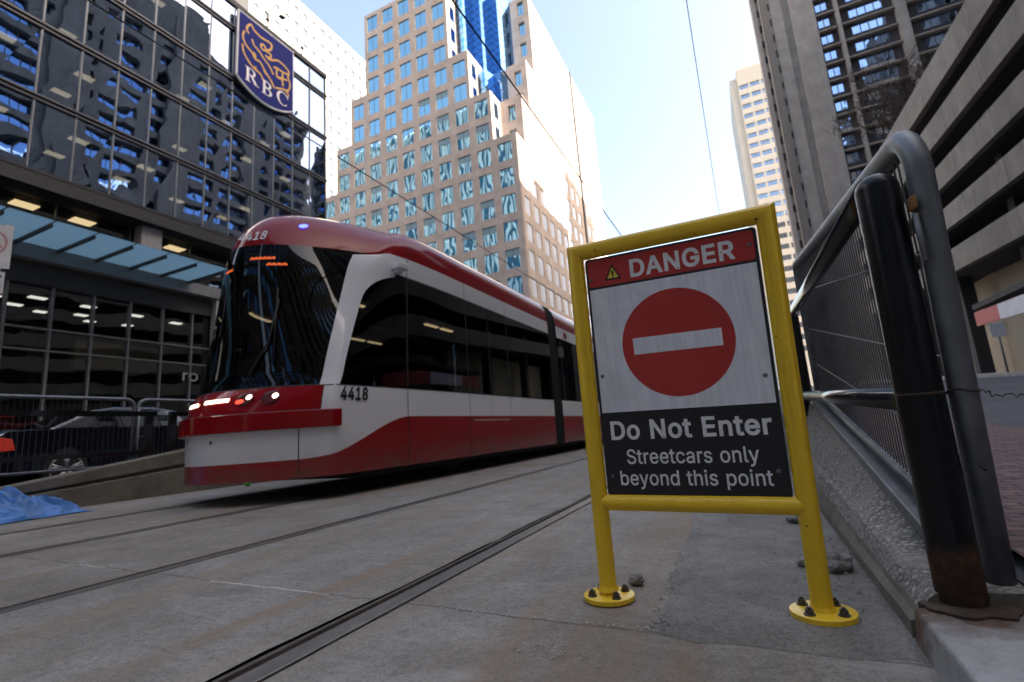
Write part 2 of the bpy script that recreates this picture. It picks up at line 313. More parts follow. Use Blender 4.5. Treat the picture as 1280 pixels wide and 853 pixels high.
# ------------------------------------------------------------------ mesh helpers
OFF = {}
class MB:
    def __init__(s): s.v = []; s.f = []; s.mi = []; s.sm = []
    def add(s, vs, fs, mi=0, smooth=False):
        k = len(s.v); s.v += [Vector(x) for x in vs]
        for f in fs: s.f.append([i+k for i in f]); s.mi.append(mi); s.sm.append(smooth)
        return s
    def box(s, x0, x1, y0, y1, z0, z1, mi=0):
        return s.add([(x0, y0, z0), (x1, y0, z0), (x1, y1, z0), (x0, y1, z0), (x0, y0, z1), (x1, y0, z1), (x1, y1, z1), (x0, y1, z1)],
                     [(3, 2, 1, 0), (4, 5, 6, 7), (0, 1, 5, 4), (1, 2, 6, 5), (2, 3, 7, 6), (3, 0, 4, 7)], mi)
    def hexa(s, p8, mi=0):
        return s.add(p8, [(3, 2, 1, 0), (4, 5, 6, 7), (0, 1, 5, 4), (1, 2, 6, 5), (2, 3, 7, 6), (3, 0, 4, 7)], mi)
    def obox(s, c, ux, uy, uz, hx, hy, hz, mi=0):
        c, ux, uy, uz = map(Vector, (c, ux, uy, uz))
        return s.hexa([c+ux*a*hx+uy*b*hy+uz*d*hz for d in (-1, 1) for a, b in ((-1, -1), (1, -1), (1, 1), (-1, 1))], mi)
    def tube(s, pts, r, n=12, mi=0, caps=True, smooth=True):
        pts = [Vector(q) for q in pts]; rs = r if isinstance(r, (list, tuple)) else [r]*len(pts)
        k = len(s.v); prev = None
        for i, q in enumerate(pts):
            a = (pts[min(i+1, len(pts)-1)]-pts[max(i-1, 0)]).normalized()
            if prev is None:
                h = Vector((0, 0, 1)) if abs(a.z) < .9 else Vector((1, 0, 0)); x = a.cross(h).normalized()
            else: x = (prev - a*prev.dot(a)).normalized()
            y = a.cross(x); prev = x
            kk = 1.0
            if 0 < i < len(pts)-1:
                d1 = (pts[i]-pts[i-1]).normalized(); kk = 1/max(.5, math.sqrt((1+d1.dot((pts[i+1]-pts[i]).normalized()))/2)) if len(pts) < 6 else 1
            for j in range(n):
                th = 2*math.pi*j/n; s.v.append(q+(x*math.cos(th)+y*math.sin(th))*rs[i]*kk)
        for i in range(len(pts)-1):
            for j in range(n):
                s.f.append([k+i*n+j, k+i*n+(j+1) % n, k+(i+1)*n+(j+1) % n, k+(i+1)*n+j]); s.mi.append(mi); s.sm.append(smooth)
        if caps:
            s.f.append([k+j for j in reversed(range(n))]); s.mi.append(mi); s.sm.append(False)
            e = k+(len(pts)-1)*n; s.f.append([e+j for j in range(n)]); s.mi.append(mi); s.sm.append(False)
        return s
    def cyl(s, c, axis, r, h, n=24, mi=0, r2=None):
        c = Vector(c); a = Vector(axis).normalized()
        return s.tube([c, c+a*h], [r, r2 if r2 is not None else r], n, mi)
    def prism(s, poly, d0, d1, fn, mi=0):
        """2-D outline poly lofted between depths d0 and d1; fn(a,b,d) -> point"""
        n = len(poly); v = [fn(a, b, d0) for a, b in poly]+[fn(a, b, d1) for a, b in poly]
        return s.add(v, [list(range(n))[::-1], [i+n for i in range(n)]]+[(i, (i+1) % n, (i+1) % n+n, i+n) for i in range(n)], mi)
    def sphere(s, c, r, n=12, mi=0, sq=(1, 1, 1)):
        c = Vector(c); k = len(s.v); rows = n//2
        for i in range(rows+1):
            a = math.pi*i/rows
            for j in range(n):
                b = 2*math.pi*j/n; s.v.append(c+Vector((math.sin(a)*math.cos(b)*sq[0], math.sin(a)*math.sin(b)*sq[1], math.cos(a)*sq[2]))*r)
        for i in range(rows):
            for j in range(n):
                s.f.append([k+i*n+j, k+(i+1)*n+j, k+(i+1)*n+(j+1) % n, k+i*n+(j+1) % n]); s.mi.append(mi); s.sm.append(True)
        return s
    def build(s, name, mats, parent=None, sharp=None, bevel=0, fix=False):
        off = OFF.get(parent.name, Vector()) if parent else Vector()
        me = bpy.data.meshes.new(name); me.from_pydata([v-off for v in s.v], [], s.f)
        for m_ in (mats if isinstance(mats, (list, tuple)) else [mats]): me.materials.append(m_)
        me.polygons.foreach_set('material_index', s.mi); me.polygons.foreach_set('use_smooth', s.sm)
        if fix or bevel:
            b = bmesh.new(); b.from_mesh(me)
            if fix: bmesh.ops.remove_doubles(b, verts=b.verts, dist=1e-5)
            bmesh.ops.recalc_face_normals(b, faces=b.faces)
            if bevel:
                es = [e for e in b.edges if len(e.link_faces) == 2 and e.calc_face_angle(0) > .6]
                bmesh.ops.bevel(b, geom=es, offset=bevel, segments=2, affect='EDGES', profile=.5)
            b.to_mesh(me); b.free()
        me.update()
        if sharp is not None: me.set_sharp_from_angle(angle=rad(sharp))
        o = bpy.data.objects.new(name, me); COL.objects.link(o)
        if parent: o.parent = parent; OFF[o.name] = off.copy()
        return o
def tag(o, label, cat, group=None, kind=None):
    o['label'] = label; o['category'] = cat
    if group: o['group'] = group
    if kind: o['kind'] = kind
    return o
def thing(name, loc, label, cat, group=None):
    o = bpy.data.objects.new(name, None); COL.objects.link(o); o.location = loc; OFF[o.name] = Vector(loc); o.empty_display_size = .2
    return tag(o, label, cat, group)
def structure(o): o['kind'] = 'structure'; return o
def dup(o, loc, parent=None, rot=None):
    c = o.copy(); COL.objects.link(c); c.location = loc
    if parent: c.parent = parent
    if rot: c.rotation_euler = rot
    return c
# letter outlines (Bezier: handle, point, handle) of a plain grotesque, in thousandths of an em
GLYPHS = {'1':(453,[[[181,0,76,0,76,18],[76,36,76,55,181,55],[286,55,391,55,391,36],[391,18,391,0,286,0]],[[250,509,276,509,276,339],[276,170,276,0,255,0],[234,0,212,0,212,149],[212,299,212,448,211,448],[210,448,209,448,168,418],[127,388,86,358,86,381],[86,404,86,427,123,454],[161,481,198,509,224,509]]]),'4':(453,[[[164,105,40,105,40,123],[40,141,40,158,109,275],[178,392,247,509,268,509],[289,509,311,509,243,394],[176,280,109,166,109,165],[109,164,109,163,210,163],[312,163,413,163,413,144],[413,125,413,105,289,105]],[[302,0,282,0,282,40],[282,81,282,121,282,130],[282,138,282,146,282,203],[282,260,282,318,302,318],[322,318,343,318,343,212],[343,106,343,0,322,0]]]),'8':(453,[[[260,-7,226,-7,192,-7],[162,-1,136,11,109,24],[89,40,74,62,59,83],[52,108,52,135,52,157],[56,177,65,195,74,213],[86,229,101,241,116,253],[133,261,153,265,153,265],[153,266,153,267,128,273],[108,287,93,308,78,329],[70,353,70,380,70,406],[77,429,90,450,104,470],[122,486,146,498,169,510],[196,516,226,516,256,516],[283,510,306,498,329,486],[348,470,361,450,375,429],[382,406,382,380,382,353],[374,329,359,308,344,287],[325,273,300,267,300,266],[300,265,300,265,319,261],[336,253,351,241,366,229],[378,213,387,195,396,177],[401,157,401,135,401,108],[393,83,378,62,364,40],[343,24,317,11,291,-1]],[[204,49,226,49,249,49],[268,53,285,60,301,68],[314,78,323,91,332,105],[337,121,337,139,337,158],[332,174,322,189,313,203],[300,214,283,223,266,231],[247,235,226,235,205,235],[186,231,169,223,152,214],[139,203,130,189,120,174],[115,158,115,139,115,121],[120,105,129,91,138,78],[151,68,167,60,184,53]],[[208,290,226,290,244,290],[260,293,274,300,288,307],[299,318,307,330,315,343],[319,358,319,376,319,393],[315,407,308,420,300,433],[289,443,275,449,261,456],[245,460,226,460,208,460],[191,456,177,449,163,443],[152,433,145,420,137,407],[133,393,133,376,133,358],[137,343,145,330,152,318],[163,307,178,300,192,293]]]),'A':(480,[[[39,0,16,0,78,170],[140,339,201,509,226,509],[251,509,276,509,338,339],[401,170,463,0,440,0],[418,0,395,0,359,101],[323,202,287,302,281,321],[273,344,264,372,255,400],[245,435,232,478,236,478],[241,478,245,478,233,435],[222,399,213,371,204,343],[196,320,191,302,155,202],[120,101,85,0,62,0]],[[197,142,110,142,110,161],[110,180,110,199,197,199],[283,199,370,199,370,180],[370,161,370,142,283,142]]]),'D':(502,[[[271,0,219,0,178,0],[137,0,96,0,96,19],[96,38,96,57,136,57],[175,57,215,57,256,57],[291,65,318,81,345,97],[366,119,379,149,392,179],[399,214,399,255,399,296],[392,331,379,361,366,390],[346,412,320,428,293,444],[260,452,221,452,178,452],[136,452,93,452,93,471],[93,490,93,509,137,509],[181,509,225,509,275,509],[317,499,353,478,388,458],[415,429,433,391,452,353],[462,308,462,255,462,202],[452,157,433,119,414,81],[387,51,351,31,314,10]],[[103,509,125,509,125,339],[125,170,125,0,103,0],[82,0,60,0,60,170],[60,339,60,509,82,509]]]),'E':(419,[[[165,0,60,0,60,170],[60,339,60,509,164,509],[268,509,372,509,372,490],[372,471,372,452,290,452],[207,452,125,452,125,396],[125,341,125,286,202,286],[278,286,355,286,355,267],[355,248,355,229,278,229],[202,229,125,229,125,172],[125,114,125,57,208,57],[292,57,375,57,375,38],[375,19,375,0,270,0]]]),'G':(520,[[[309,-7,269,-7,223,-7],[184,4,149,25,115,46],[88,77,69,116,50,155],[40,201,40,254,40,308],[50,354,69,393,88,432],[115,462,149,484,183,505],[221,516,265,516,292,516],[317,512,340,504,364,496],[385,484,403,469,422,454],[437,437,449,416,461,396],[470,373,474,349,452,349],[430,349,408,349,403,365],[396,380,387,393,379,406],[368,417,356,427,344,436],[330,444,315,448,300,453],[283,456,265,456,235,456],[208,448,183,432,159,417],[139,394,125,364,111,334],[103,297,103,254,103,211],[111,175,125,145,140,115],[159,92,184,76,209,61],[237,53,269,53,297,53],[323,59,345,71,367,83],[384,101,396,123,409,146],[415,172,415,202,421,201],[428,200,434,199,384,199],[333,199,283,199,283,218],[283,237,283,256,348,256],[413,256,478,256,478,237],[478,219,478,200,478,158],[469,122,451,91,433,60],[408,36,377,19,345,2]]]),'N':(523,[[[82,0,60,0,60,170],[60,339,60,509,85,509],[111,509,136,509,205,400],[274,291,343,183,349,174],[355,164,363,151,370,138],[379,123,388,107,396,90],[405,73,414,55,411,55],[408,54,405,54,403,72],[401,90,401,108,400,126],[399,142,399,157,399,172],[399,185,399,195,399,300],[399,404,399,509,420,509],[442,509,463,509,463,339],[463,170,463,0,438,0],[412,0,387,0,325,97],[264,193,202,290,194,303],[186,316,177,331,169,345],[159,362,148,381,137,400],[123,424,108,452,111,453],[115,453,119,454,120,428],[121,405,122,384,123,362],[124,344,124,328,125,312],[125,300,125,291,125,194],[125,97,125,0,103,0]]]),'R':(449,[[[82,0,60,0,60,170],[60,339,60,509,119,509],[177,509,236,509,275,509],[307,502,333,489,359,475],[378,457,390,433,403,410],[409,382,409,352,409,321],[403,295,390,271,378,248],[359,230,333,217,307,204],[275,198,236,198,189,198],[143,198,96,198,96,217],[96,236,96,255,142,255],[188,255,234,255,260,255],[281,259,298,267,314,275],[326,286,334,300,341,315],[345,332,345,352,345,372],[341,390,334,405,326,420],[314,431,298,440,281,448],[259,452,233,452,197,452],[161,452,125,452,125,301],[125,151,125,0,103,0]],[[378,0,353,0,312,76],[271,153,230,229,254,229],[279,229,303,229,344,153],[386,76,428,0,403,0]]]),'S':(447,[[[263,-9,224,-9,187,-9],[155,-3,128,9,100,21],[79,38,64,60,49,82],[40,107,38,137,60,137],[82,137,104,137,106,117],[112,101,123,88,134,75],[149,65,166,59,184,52],[203,49,224,49,247,49],[268,53,286,60,304,68],[319,78,329,92,340,105],[346,121,346,139,346,155],[341,169,332,179,323,189],[311,198,296,205,281,211],[264,217,245,222,224,228],[204,234,184,239,142,251],[109,268,86,289,63,311],[52,339,52,372,52,401],[60,426,75,448,90,469],[111,486,138,498,164,510],[194,516,227,516,261,516],[290,510,316,498,342,486],[362,469,377,449,392,428],[400,404,401,378,380,378],[358,378,337,378,335,403],[323,423,302,437,281,451],[256,459,225,459,203,459],[184,455,167,448,151,441],[138,431,129,418,120,406],[115,391,115,376,115,358],[120,344,131,334,142,323],[154,314,169,308,184,302],[199,297,212,293,230,289],[247,284,264,279,279,275],[295,270,312,264,328,257],[344,248,359,238,373,227],[385,214,395,198,404,181],[408,162,408,139,408,111],[401,86,386,64,372,41],[351,24,323,11,296,-2]]]),'a':(389,[[[182,-9,160,-9,136,-9],[114,-4,94,5,75,14],[59,27,48,45,36,62],[30,83,30,108,30,130],[35,147,43,161,52,175],[63,185,78,193,92,201],[108,207,125,211,143,215],[160,218,178,220,201,223],[219,225,234,227,248,228],[258,231,265,235,272,239],[276,245,276,255,276,255],[276,256,276,257,276,272],[273,286,267,297,261,308],[252,316,240,322,228,328],[213,331,196,331,178,331],[162,328,149,322,136,317],[126,309,118,301,110,292],[104,283,100,274,80,280],[61,285,41,291,50,314],[62,332,79,346,95,360],[113,369,133,375,153,381],[173,384,194,384,208,384],[223,383,239,379,255,376],[271,370,286,360,301,351],[313,338,322,320,332,303],[337,280,337,251,337,168],[337,84,337,0,317,0],[297,0,277,0,277,17],[277,35,277,52,275,52],[274,52,272,52,268,43],[261,34,252,25,243,15],[230,7,215,1,200,-5]],[[155,45,170,45,193,45],[212,50,228,59,243,68],[255,79,263,93,271,107],[276,122,276,138,276,155],[276,173,276,190,273,187],[268,184,259,182,251,180],[242,178,231,176,221,174],[210,172,200,171,190,170],[182,169,175,168,161,166],[147,163,134,159,121,154],[111,148,103,139,96,131],[92,119,92,105,92,92],[95,81,102,72,109,63],[118,57,130,52,142,48]]]),'b':(424,[[[261,-8,229,-8,206,-8],[187,-4,172,4,158,12],[146,21,138,31,129,42],[123,51,118,59,116,59],[114,59,112,59,112,39],[112,20,112,0,92,0],[72,0,53,0,53,170],[53,339,53,509,73,509],[93,509,114,509,114,446],[114,382,114,319,115,319],[117,319,118,319,123,327],[129,336,137,346,145,356],[157,365,171,373,186,381],[205,384,229,384,261,384],[289,376,313,361,337,345],[356,322,370,293,383,263],[390,229,390,189,390,149],[383,114,370,84,356,55],[337,32,313,16,289,0]],[[197,47,220,47,244,47],[263,53,279,66,295,78],[308,95,316,117,324,138],[328,162,328,189,328,216],[324,240,316,261,308,282],[296,299,280,311,264,324],[244,330,220,330,197,330],[177,324,161,312,145,300],[133,284,125,263,117,242],[113,217,113,189,113,161],[117,136,125,115,133,94],[146,77,162,65,178,53]]]),'c':(396,[[[226,-8,207,-8,173,-8],[143,0,117,16,91,33],[71,56,56,85,41,114],[34,149,34,187,34,227],[41,262,56,291,71,321],[91,343,117,360,143,376],[173,384,207,384,226,384],[243,382,260,377,276,372],[292,365,305,356,319,347],[330,335,340,322,350,309],[357,294,362,277,342,272],[322,267,303,262,300,272],[296,281,290,289,285,297],[278,305,270,311,262,317],[253,322,242,325,232,328],[220,330,207,330,182,330],[161,323,145,310,129,297],[116,280,108,258,100,237],[96,213,96,187,96,162],[100,139,108,117,116,96],[129,79,145,66,161,53],[182,46,207,46,220,46],[232,48,243,52,253,55],[263,60,271,66,279,72],[286,80,292,89,297,97],[301,107,304,117,324,112],[343,107,363,102,358,85],[351,70,341,56,332,43],[320,31,306,21,293,12],[277,4,261,-1,244,-6]]]),'d':(424,[[[219,-8,195,-8,164,-8],[136,0,111,16,87,32],[68,55,55,84,41,114],[34,149,34,189,34,229],[41,263,55,293,69,322],[88,345,112,361,136,376],[164,384,196,384,219,384],[238,381,253,373,268,365],[279,356,287,346,296,336],[302,327,306,319,308,319],[309,319,311,319,311,382],[311,446,311,509,331,509],[351,509,372,509,372,339],[372,170,372,0,352,0],[332,0,313,0,313,20],[313,39,313,59,311,59],[309,59,307,59,302,51],[295,42,287,31,278,21],[267,12,252,4,238,-4]],[[181,47,205,47,227,47],[247,53,263,65,279,77],[291,94,299,115,308,136],[312,161,312,189,312,217],[308,242,300,263,292,284],[279,300,263,312,247,324],[228,330,205,330,181,330],[161,324,145,311,129,299],[116,282,108,261,100,240],[96,216,96,189,96,162],[100,138,109,117,117,95],[129,78,145,66,161,53]]]),'e':(404,[[[238,-8,212,-8,175,-8],[143,0,117,16,90,33],[70,56,56,85,41,114],[34,148,34,187,34,226],[41,260,55,290,69,319],[89,343,115,359,141,376],[171,384,205,384,226,384],[246,381,266,374,285,367],[303,356,319,341,335,326],[348,306,357,282,366,258],[371,228,371,194,371,186],[371,178,371,169,272,169],[180,169,97,169,97,140],[101,126,110,106,120,87],[134,72,151,61,168,51],[189,46,212,46,228,46],[241,48,254,53,266,57],[277,64,285,73,294,82],[301,93,306,105,325,101],[345,96,365,91,359,71],[349,54,335,39,321,24],[303,13,283,4,262,-4]],[[250,221,307,221,306,238],[305,252,298,269,290,288],[278,303,263,314,247,325],[228,330,205,330,182,330],[163,325,146,313,130,302],[118,288,109,270,100,251],[100,240,98,221,150,221]]]),'h':(410,[[[114,249,114,227,114,151],[114,76,114,0,93,0],[73,0,53,0,53,170],[53,339,53,509,73,509],[93,509,114,509,114,435],[114,361,114,287,110,287],[106,287,102,287,114,322],[131,347,152,362,174,377],[199,384,227,384,253,384],[276,379,295,369,315,358],[330,342,341,321,352,299],[357,273,357,240,357,160],[357,80,357,0,337,0],[316,0,296,0,296,78],[296,157,296,235,296,265],[288,288,273,304,258,321],[237,329,210,329,192,329],[175,325,161,317,146,309],[135,298,126,283,118,267]]]),'i':(167,[[[73,0,53,0,53,126],[53,253,53,379,73,379],[93,379,114,379,114,253],[114,126,114,0,93,0]],[[95,443,84,443,72,443],[62,447,54,455,45,462],[41,472,41,483,41,494],[45,504,54,512,62,520],[72,524,84,524,95,524],[106,520,114,512,122,504],[126,494,126,483,126,472],[122,462,114,455,106,447]]]),'l':(189,[[[147,-2,139,-2,110,-2],[88,5,74,20,60,35],[53,57,53,84,53,226],[53,367,53,509,73,509],[93,509,114,509,114,372],[114,235,114,99,114,81],[116,69,120,62,125,55],[133,52,146,52,152,52],[157,52,160,53,164,53],[167,54,170,54,173,37],[177,20,181,3,175,1],[169,0,162,-1,154,-2]]]),'n':(410,[[[114,249,114,227,114,151],[114,76,114,0,93,0],[73,0,53,0,53,126],[53,253,53,379,72,379],[92,379,112,379,112,349],[112,318,112,287,109,287],[106,287,102,287,114,322],[131,347,152,362,174,377],[199,384,227,384,253,384],[276,379,295,369,314,358],[330,342,341,321,352,299],[357,273,357,240,357,160],[357,80,357,0,337,0],[316,0,296,0,296,78],[296,157,296,235,296,265],[288,288,273,304,258,321],[237,329,210,329,192,329],[175,325,161,317,146,309],[135,298,126,283,118,267]]]),'o':(415,[[[242,-8,207,-8,173,-8],[143,0,117,16,91,33],[71,56,56,85,41,114],[34,149,34,187,34,227],[41,262,56,291,71,321],[91,343,117,360,143,376],[173,384,207,384,242,384],[273,376,299,360,325,343],[345,321,359,291,374,262],[381,227,381,187,381,149],[374,114,359,85,345,56],[325,33,299,16,273,0]],[[182,46,207,46,233,46],[254,53,270,66,287,79],[299,96,307,117,315,139],[319,162,319,187,319,213],[315,236,307,258,299,280],[287,297,270,310,254,323],[233,330,207,330,182,330],[161,323,145,310,129,297],[116,280,108,258,100,237],[96,213,96,187,96,162],[100,139,108,117,116,96],[129,79,145,66,161,53]]]),'p':(424,[[[73,-143,53,-143,53,31],[53,205,53,379,72,379],[92,379,112,379,112,359],[112,339,112,319,114,319],[116,319,118,319,123,327],[129,336,137,346,145,356],[157,365,171,373,186,381],[205,384,229,384,261,384],[289,376,313,361,337,345],[356,322,370,293,383,263],[390,229,390,189,390,149],[383,114,370,84,356,55],[337,32,313,16,289,0],[261,-8,229,-8,206,-8],[187,-4,173,4,158,12],[146,21,138,31,130,42],[123,51,118,59,117,59],[115,59,114,59,114,-8],[114,-76,114,-143,93,-143]],[[197,47,220,47,244,47],[263,53,279,66,295,78],[308,95,316,117,324,138],[328,162,328,189,328,216],[324,240,316,261,308,282],[296,299,280,311,264,324],[244,330,220,330,197,330],[177,324,161,312,145,300],[133,284,125,263,117,242],[113,217,113,189,113,161],[117,136,125,115,133,94],[146,77,162,65,178,53]]]),'r':(259,[[[73,0,53,0,53,126],[53,253,53,379,72,379],[92,379,112,379,112,360],[112,340,112,321,113,321],[114,321,115,321,122,340],[135,355,152,367,170,379],[190,385,213,385,218,385],[223,385,229,384,235,384],[240,384,243,384,243,363],[243,343,243,322,242,323],[237,323,230,324,223,325],[215,326,207,326,189,326],[173,322,159,315,145,307],[134,297,126,284,118,270],[114,255,114,237,114,158],[114,79,114,0,93,0]]]),'s':(365,[[[211,-8,182,-8,156,-8],[133,-4,112,3,92,11],[75,23,62,38,49,53],[40,72,36,94,55,98],[74,102,94,107,99,86],[109,70,124,60,139,50],[158,45,181,45,208,45],[229,51,244,62,260,74],[268,87,268,103,268,116],[263,127,254,136,245,144],[231,151,212,155,191,160],[170,165,149,170,115,178],[89,191,72,208,55,225],[47,247,47,274,47,296],[53,315,65,332,77,348],[94,361,115,370,136,380],[160,384,187,384,213,384],[235,380,254,372,272,365],[287,353,299,339,310,325],[319,309,324,290,305,286],[287,281,268,277,263,292],[255,304,243,316,230,327],[212,333,187,333,165,333],[146,327,131,317,116,306],[109,293,109,277,109,263],[114,252,124,243,134,235],[150,228,172,223,191,218],[210,214,229,209,264,201],[290,188,306,171,323,154],[331,133,331,107,331,84],[325,64,312,47,300,30],[282,16,260,6,237,-3]]]),'t':(227,[[[138,379,204,379,204,362],[204,344,204,327,138,327],[72,327,6,327,6,344],[6,362,6,379,72,379]],[[65,345,65,471,85,471],[106,471,126,471,126,347],[126,222,126,98,126,81],[129,69,136,61,143,54],[154,50,170,50,174,50],[179,50,185,51,191,52],[197,53,202,54,206,36],[209,19,213,2,207,0],[200,-2,192,-3,184,-4],[176,-4,168,-4,136,-4],[110,4,92,21,74,38],[65,62,65,93,65,219]]]),'y':(389,[[[51,-140,47,-139,52,-121],[57,-103,61,-86,65,-86],[68,-87,71,-87,83,-90],[94,-91,104,-89,114,-87],[122,-82,130,-74,138,-66],[145,-53,151,-36,155,-24],[159,-13,163,-1,114,126],[66,252,17,379,40,379],[62,379,84,379,111,305],[138,230,165,155,174,132],[181,109,187,87,193,64],[199,42,206,21,198,21],[191,21,184,21,190,42],[196,64,202,87,209,110],[216,132,224,155,251,230],[278,305,305,379,327,379],[349,379,371,379,316,234],[260,88,204,-58,196,-78],[187,-94,177,-107,166,-120],[153,-129,139,-136,125,-142],[109,-145,91,-145,81,-145],[72,-144,65,-143,57,-142]]])}
from mathutils.geometry import tessellate_polygon
def text(body, name, mat, parent, O, U, V, w0, w1, h0, h1, bold=0, depth=.0006, space=1.0):
    """lettering laid on the plane O + a*U + b*V, filling a in w0..w1, b in h0..h1"""
    def inside(p_, lp): return sum(((a[1] > p_[1]) != (c[1] > p_[1])) and p_[0] < (c[0]-a[0])*(p_[1]-a[1])/(c[1]-a[1])+a[0] for a, c in zip(lp, lp[1:]+lp[:1])) % 2
    def area(lp): return sum(a[0]*c[1]-c[0]*a[1] for a, c in zip(lp, lp[1:]+lp[:1]))
    pen = 0; polys = []; lev = 0
    for ch in body:
        if ch == ' ': pen += .24; continue
        adv, sps = GLYPHS[ch]; group = []
        for s_ in sps:
            lp = []
            for d0, d1 in zip(s_, s_[1:]+s_[:1]):
                for i in range(5):
                    u = i/5; lp.append(tuple(((1-u)**3*d0[2+k]+3*u*(1-u)**2*d0[4+k]+3*u*u*(1-u)*d1[k]+u**3*d1[2+k])/1000+(pen if k == 0 else 0) for k in (0, 1)))
            group.append([p_ for i, p_ in enumerate(lp) if math.dist(p_, lp[i-1]) > 1e-4])
        big = max(group, key=lambda l: abs(area(l))); sgn = area(big) > 0
        solids = [l for l in group if (area(l) > 0) == sgn or l is big]; holes = [l for l in group if not any(l is s_ for s_ in solids)]
        if ch in 'eo' and len(group) == 2: solids, holes = [big], [l for l in group if l is not big]
        for lp in solids:
            hs = [q for q in holes if inside(q[0], lp)]; pts = [p_ for l in [lp]+hs for p_ in l]
            for t_ in tessellate_polygon([[Vector((*p_, 0)) for p_ in l] for l in [lp]+hs]): polys.append(([pts[i] for i in t_], lev*2e-5))
            lev = (lev+1) % 3
        for li, lp in enumerate(group if bold else []):
            sg = (1 if area(lp) > 0 else -1)*(-1 if any(lp is q for q in holes) else 1); n_ = len(lp); out_ = []
            for i in range(n_):
                e1 = (Vector(lp[i])-Vector(lp[i-1])).normalized(); e2 = (Vector(lp[(i+1) % n_])-Vector(lp[i])).normalized()
                t_ = e1+e2; t_ = t_.normalized() if t_.length > .2 else e2; kk = 1/max(.6, t_.dot(e2)); out_.append((lp[i][0]+t_.y*sg*bold*kk, lp[i][1]-t_.x*sg*bold*kk))
            polys += [([lp[i], lp[(i+1) % n_], out_[(i+1) % n_], out_[i]], 1e-4+(i % 13)*2e-5+li*7e-6) for i in range(n_)]
        pen += adv/1000*space+bold*1.2
    xs = [p_[0] for q, d in polys for p_ in q]; ys = [p_[1] for q, d in polys for p_ in q]
    O, U, V = Vector(O), Vector(U), Vector(V); Nn = U.cross(V).normalized(); b = MB()
    sx_, sy_ = (w1-w0)/(max(xs)-min(xs)), (h1-h0)/(max(ys)-min(ys))
    for q, d in polys: b.add([O+U*(w0+(p_[0]-min(xs))*sx_)+V*(h0+(p_[1]-min(ys))*sy_)+Nn*(depth+d) for p_ in q], [range(len(q))])
    return b.build(name, mat, parent)
def arc(c, r, a0, a1, n, fn): return [fn(c[0]+r*math.cos(rad(a0+(a1-a0)*i/n)), c[1]+r*math.sin(rad(a0+(a1-a0)*i/n))) for i in range(n+1)]

# ------------------------------------------------------------------ ground
b = MB(); b.add([(-500, -500, -.14), (500, -500, -.14), (500, 500, -.14), (-500, 500, -.14)], [(0, 1, 2, 3)])
structure(b.build('ground', M['street']))
RX = (-1.18, -2.72, -4.40, -5.92)          # the four running rails
def strip(b, x0, x1, y0, y1, z, nx, ny):
    vs = [(x0+(x1-x0)*i/nx, y0+(y1-y0)*(j/ny)**1.6, z) for j in range(ny+1) for i in range(nx+1)]
    b.add(vs, [(j*(nx+1)+i, j*(nx+1)+i+1, (j+1)*(nx+1)+i+1, (j+1)*(nx+1)+i) for j in range(ny) for i in range(nx)])
# concrete trackbed, left open along every rail; the slab edge beside the nearest rail is chipped
b = MB(); Y0, Y1 = -6, 54
def chipped(xe, side, amp, xo):
    """strip whose inner edge (at xe) is ragged"""
    vs = []; fs = []; n = 420
    for i in range(n+1):
        y = Y0+(Y1-Y0)*(i/n)**1.7
        a = noise.noise(Vector((xe*7, y*1.3, 0)))*.6+noise.noise(Vector((xe*3, y*6, 3)))*.35+noise.noise(Vector((xe, y*19, 5)))*.15
        vs += [(xe+side*max(-.2, a)*amp, y, 0), (xo, y, 0)]
    fs = [(2*i, 2*i+1, 2*i+3, 2*i+2) if side > 0 else (2*i+1, 2*i, 2*i+2, 2*i+3) for i in range(n)]
    b.add(vs, fs)
spans = [(-7.999, RX[3]-.10), (RX[3]+.06, RX[2]-.10), (RX[2]+.06, RX[1]-.075), (RX[1]+.045, RX[0]-.096)]
for x0, x1 in spans:
    mid = (x0+x1)/2; chipped(x0, 1, .03, mid); chipped(x1, -1, .05 if x1 == spans[-1][1] else .022, mid)
chipped(RX[0]+.05, 1, .012, 0); strip(b, 0, .62, Y0, Y1, 0, 1, 1)
structure(b.build('trackbed', M['track'], fix=False))
b = MB(); strip(b, -7.99, .6, Y0, Y1, -.045, 1, 1); structure(b.build('track_foundation', M['filler']))
# patch of rough worn asphalt between sign and kerb
b = MB(); pl = []
for i in range(60):
    y = 1.38+i*.09; pl.append((-.30+.02*noise.noise(Vector((0, y*5, 1)))-.035*(y-1.4)+.012*noise.noise(Vector((0, y*21, 4))), y))
vs = []; K_ = 14
for i, (x, y) in enumerate(pl):
    for k in range(K_+1):
        xx = x+(.42-x)*k/K_; vs.append((xx, y+max(0, 1-i/3)*(.05*noise.noise(Vector((xx*6, 2, 0)))+.02*noise.noise(Vector((xx*22, 7, 0)))), .004 if i > 1 and k else .0008+.0012*i))
b.add(vs, [(i*(K_+1)+k, i*(K_+1)+k+1, (i+1)*(K_+1)+k+1, (i+1)*(K_+1)+k) for i in range(len(pl)-1) for k in range(K_)])
structure(b.build('asphalt_patch', M['asph']))
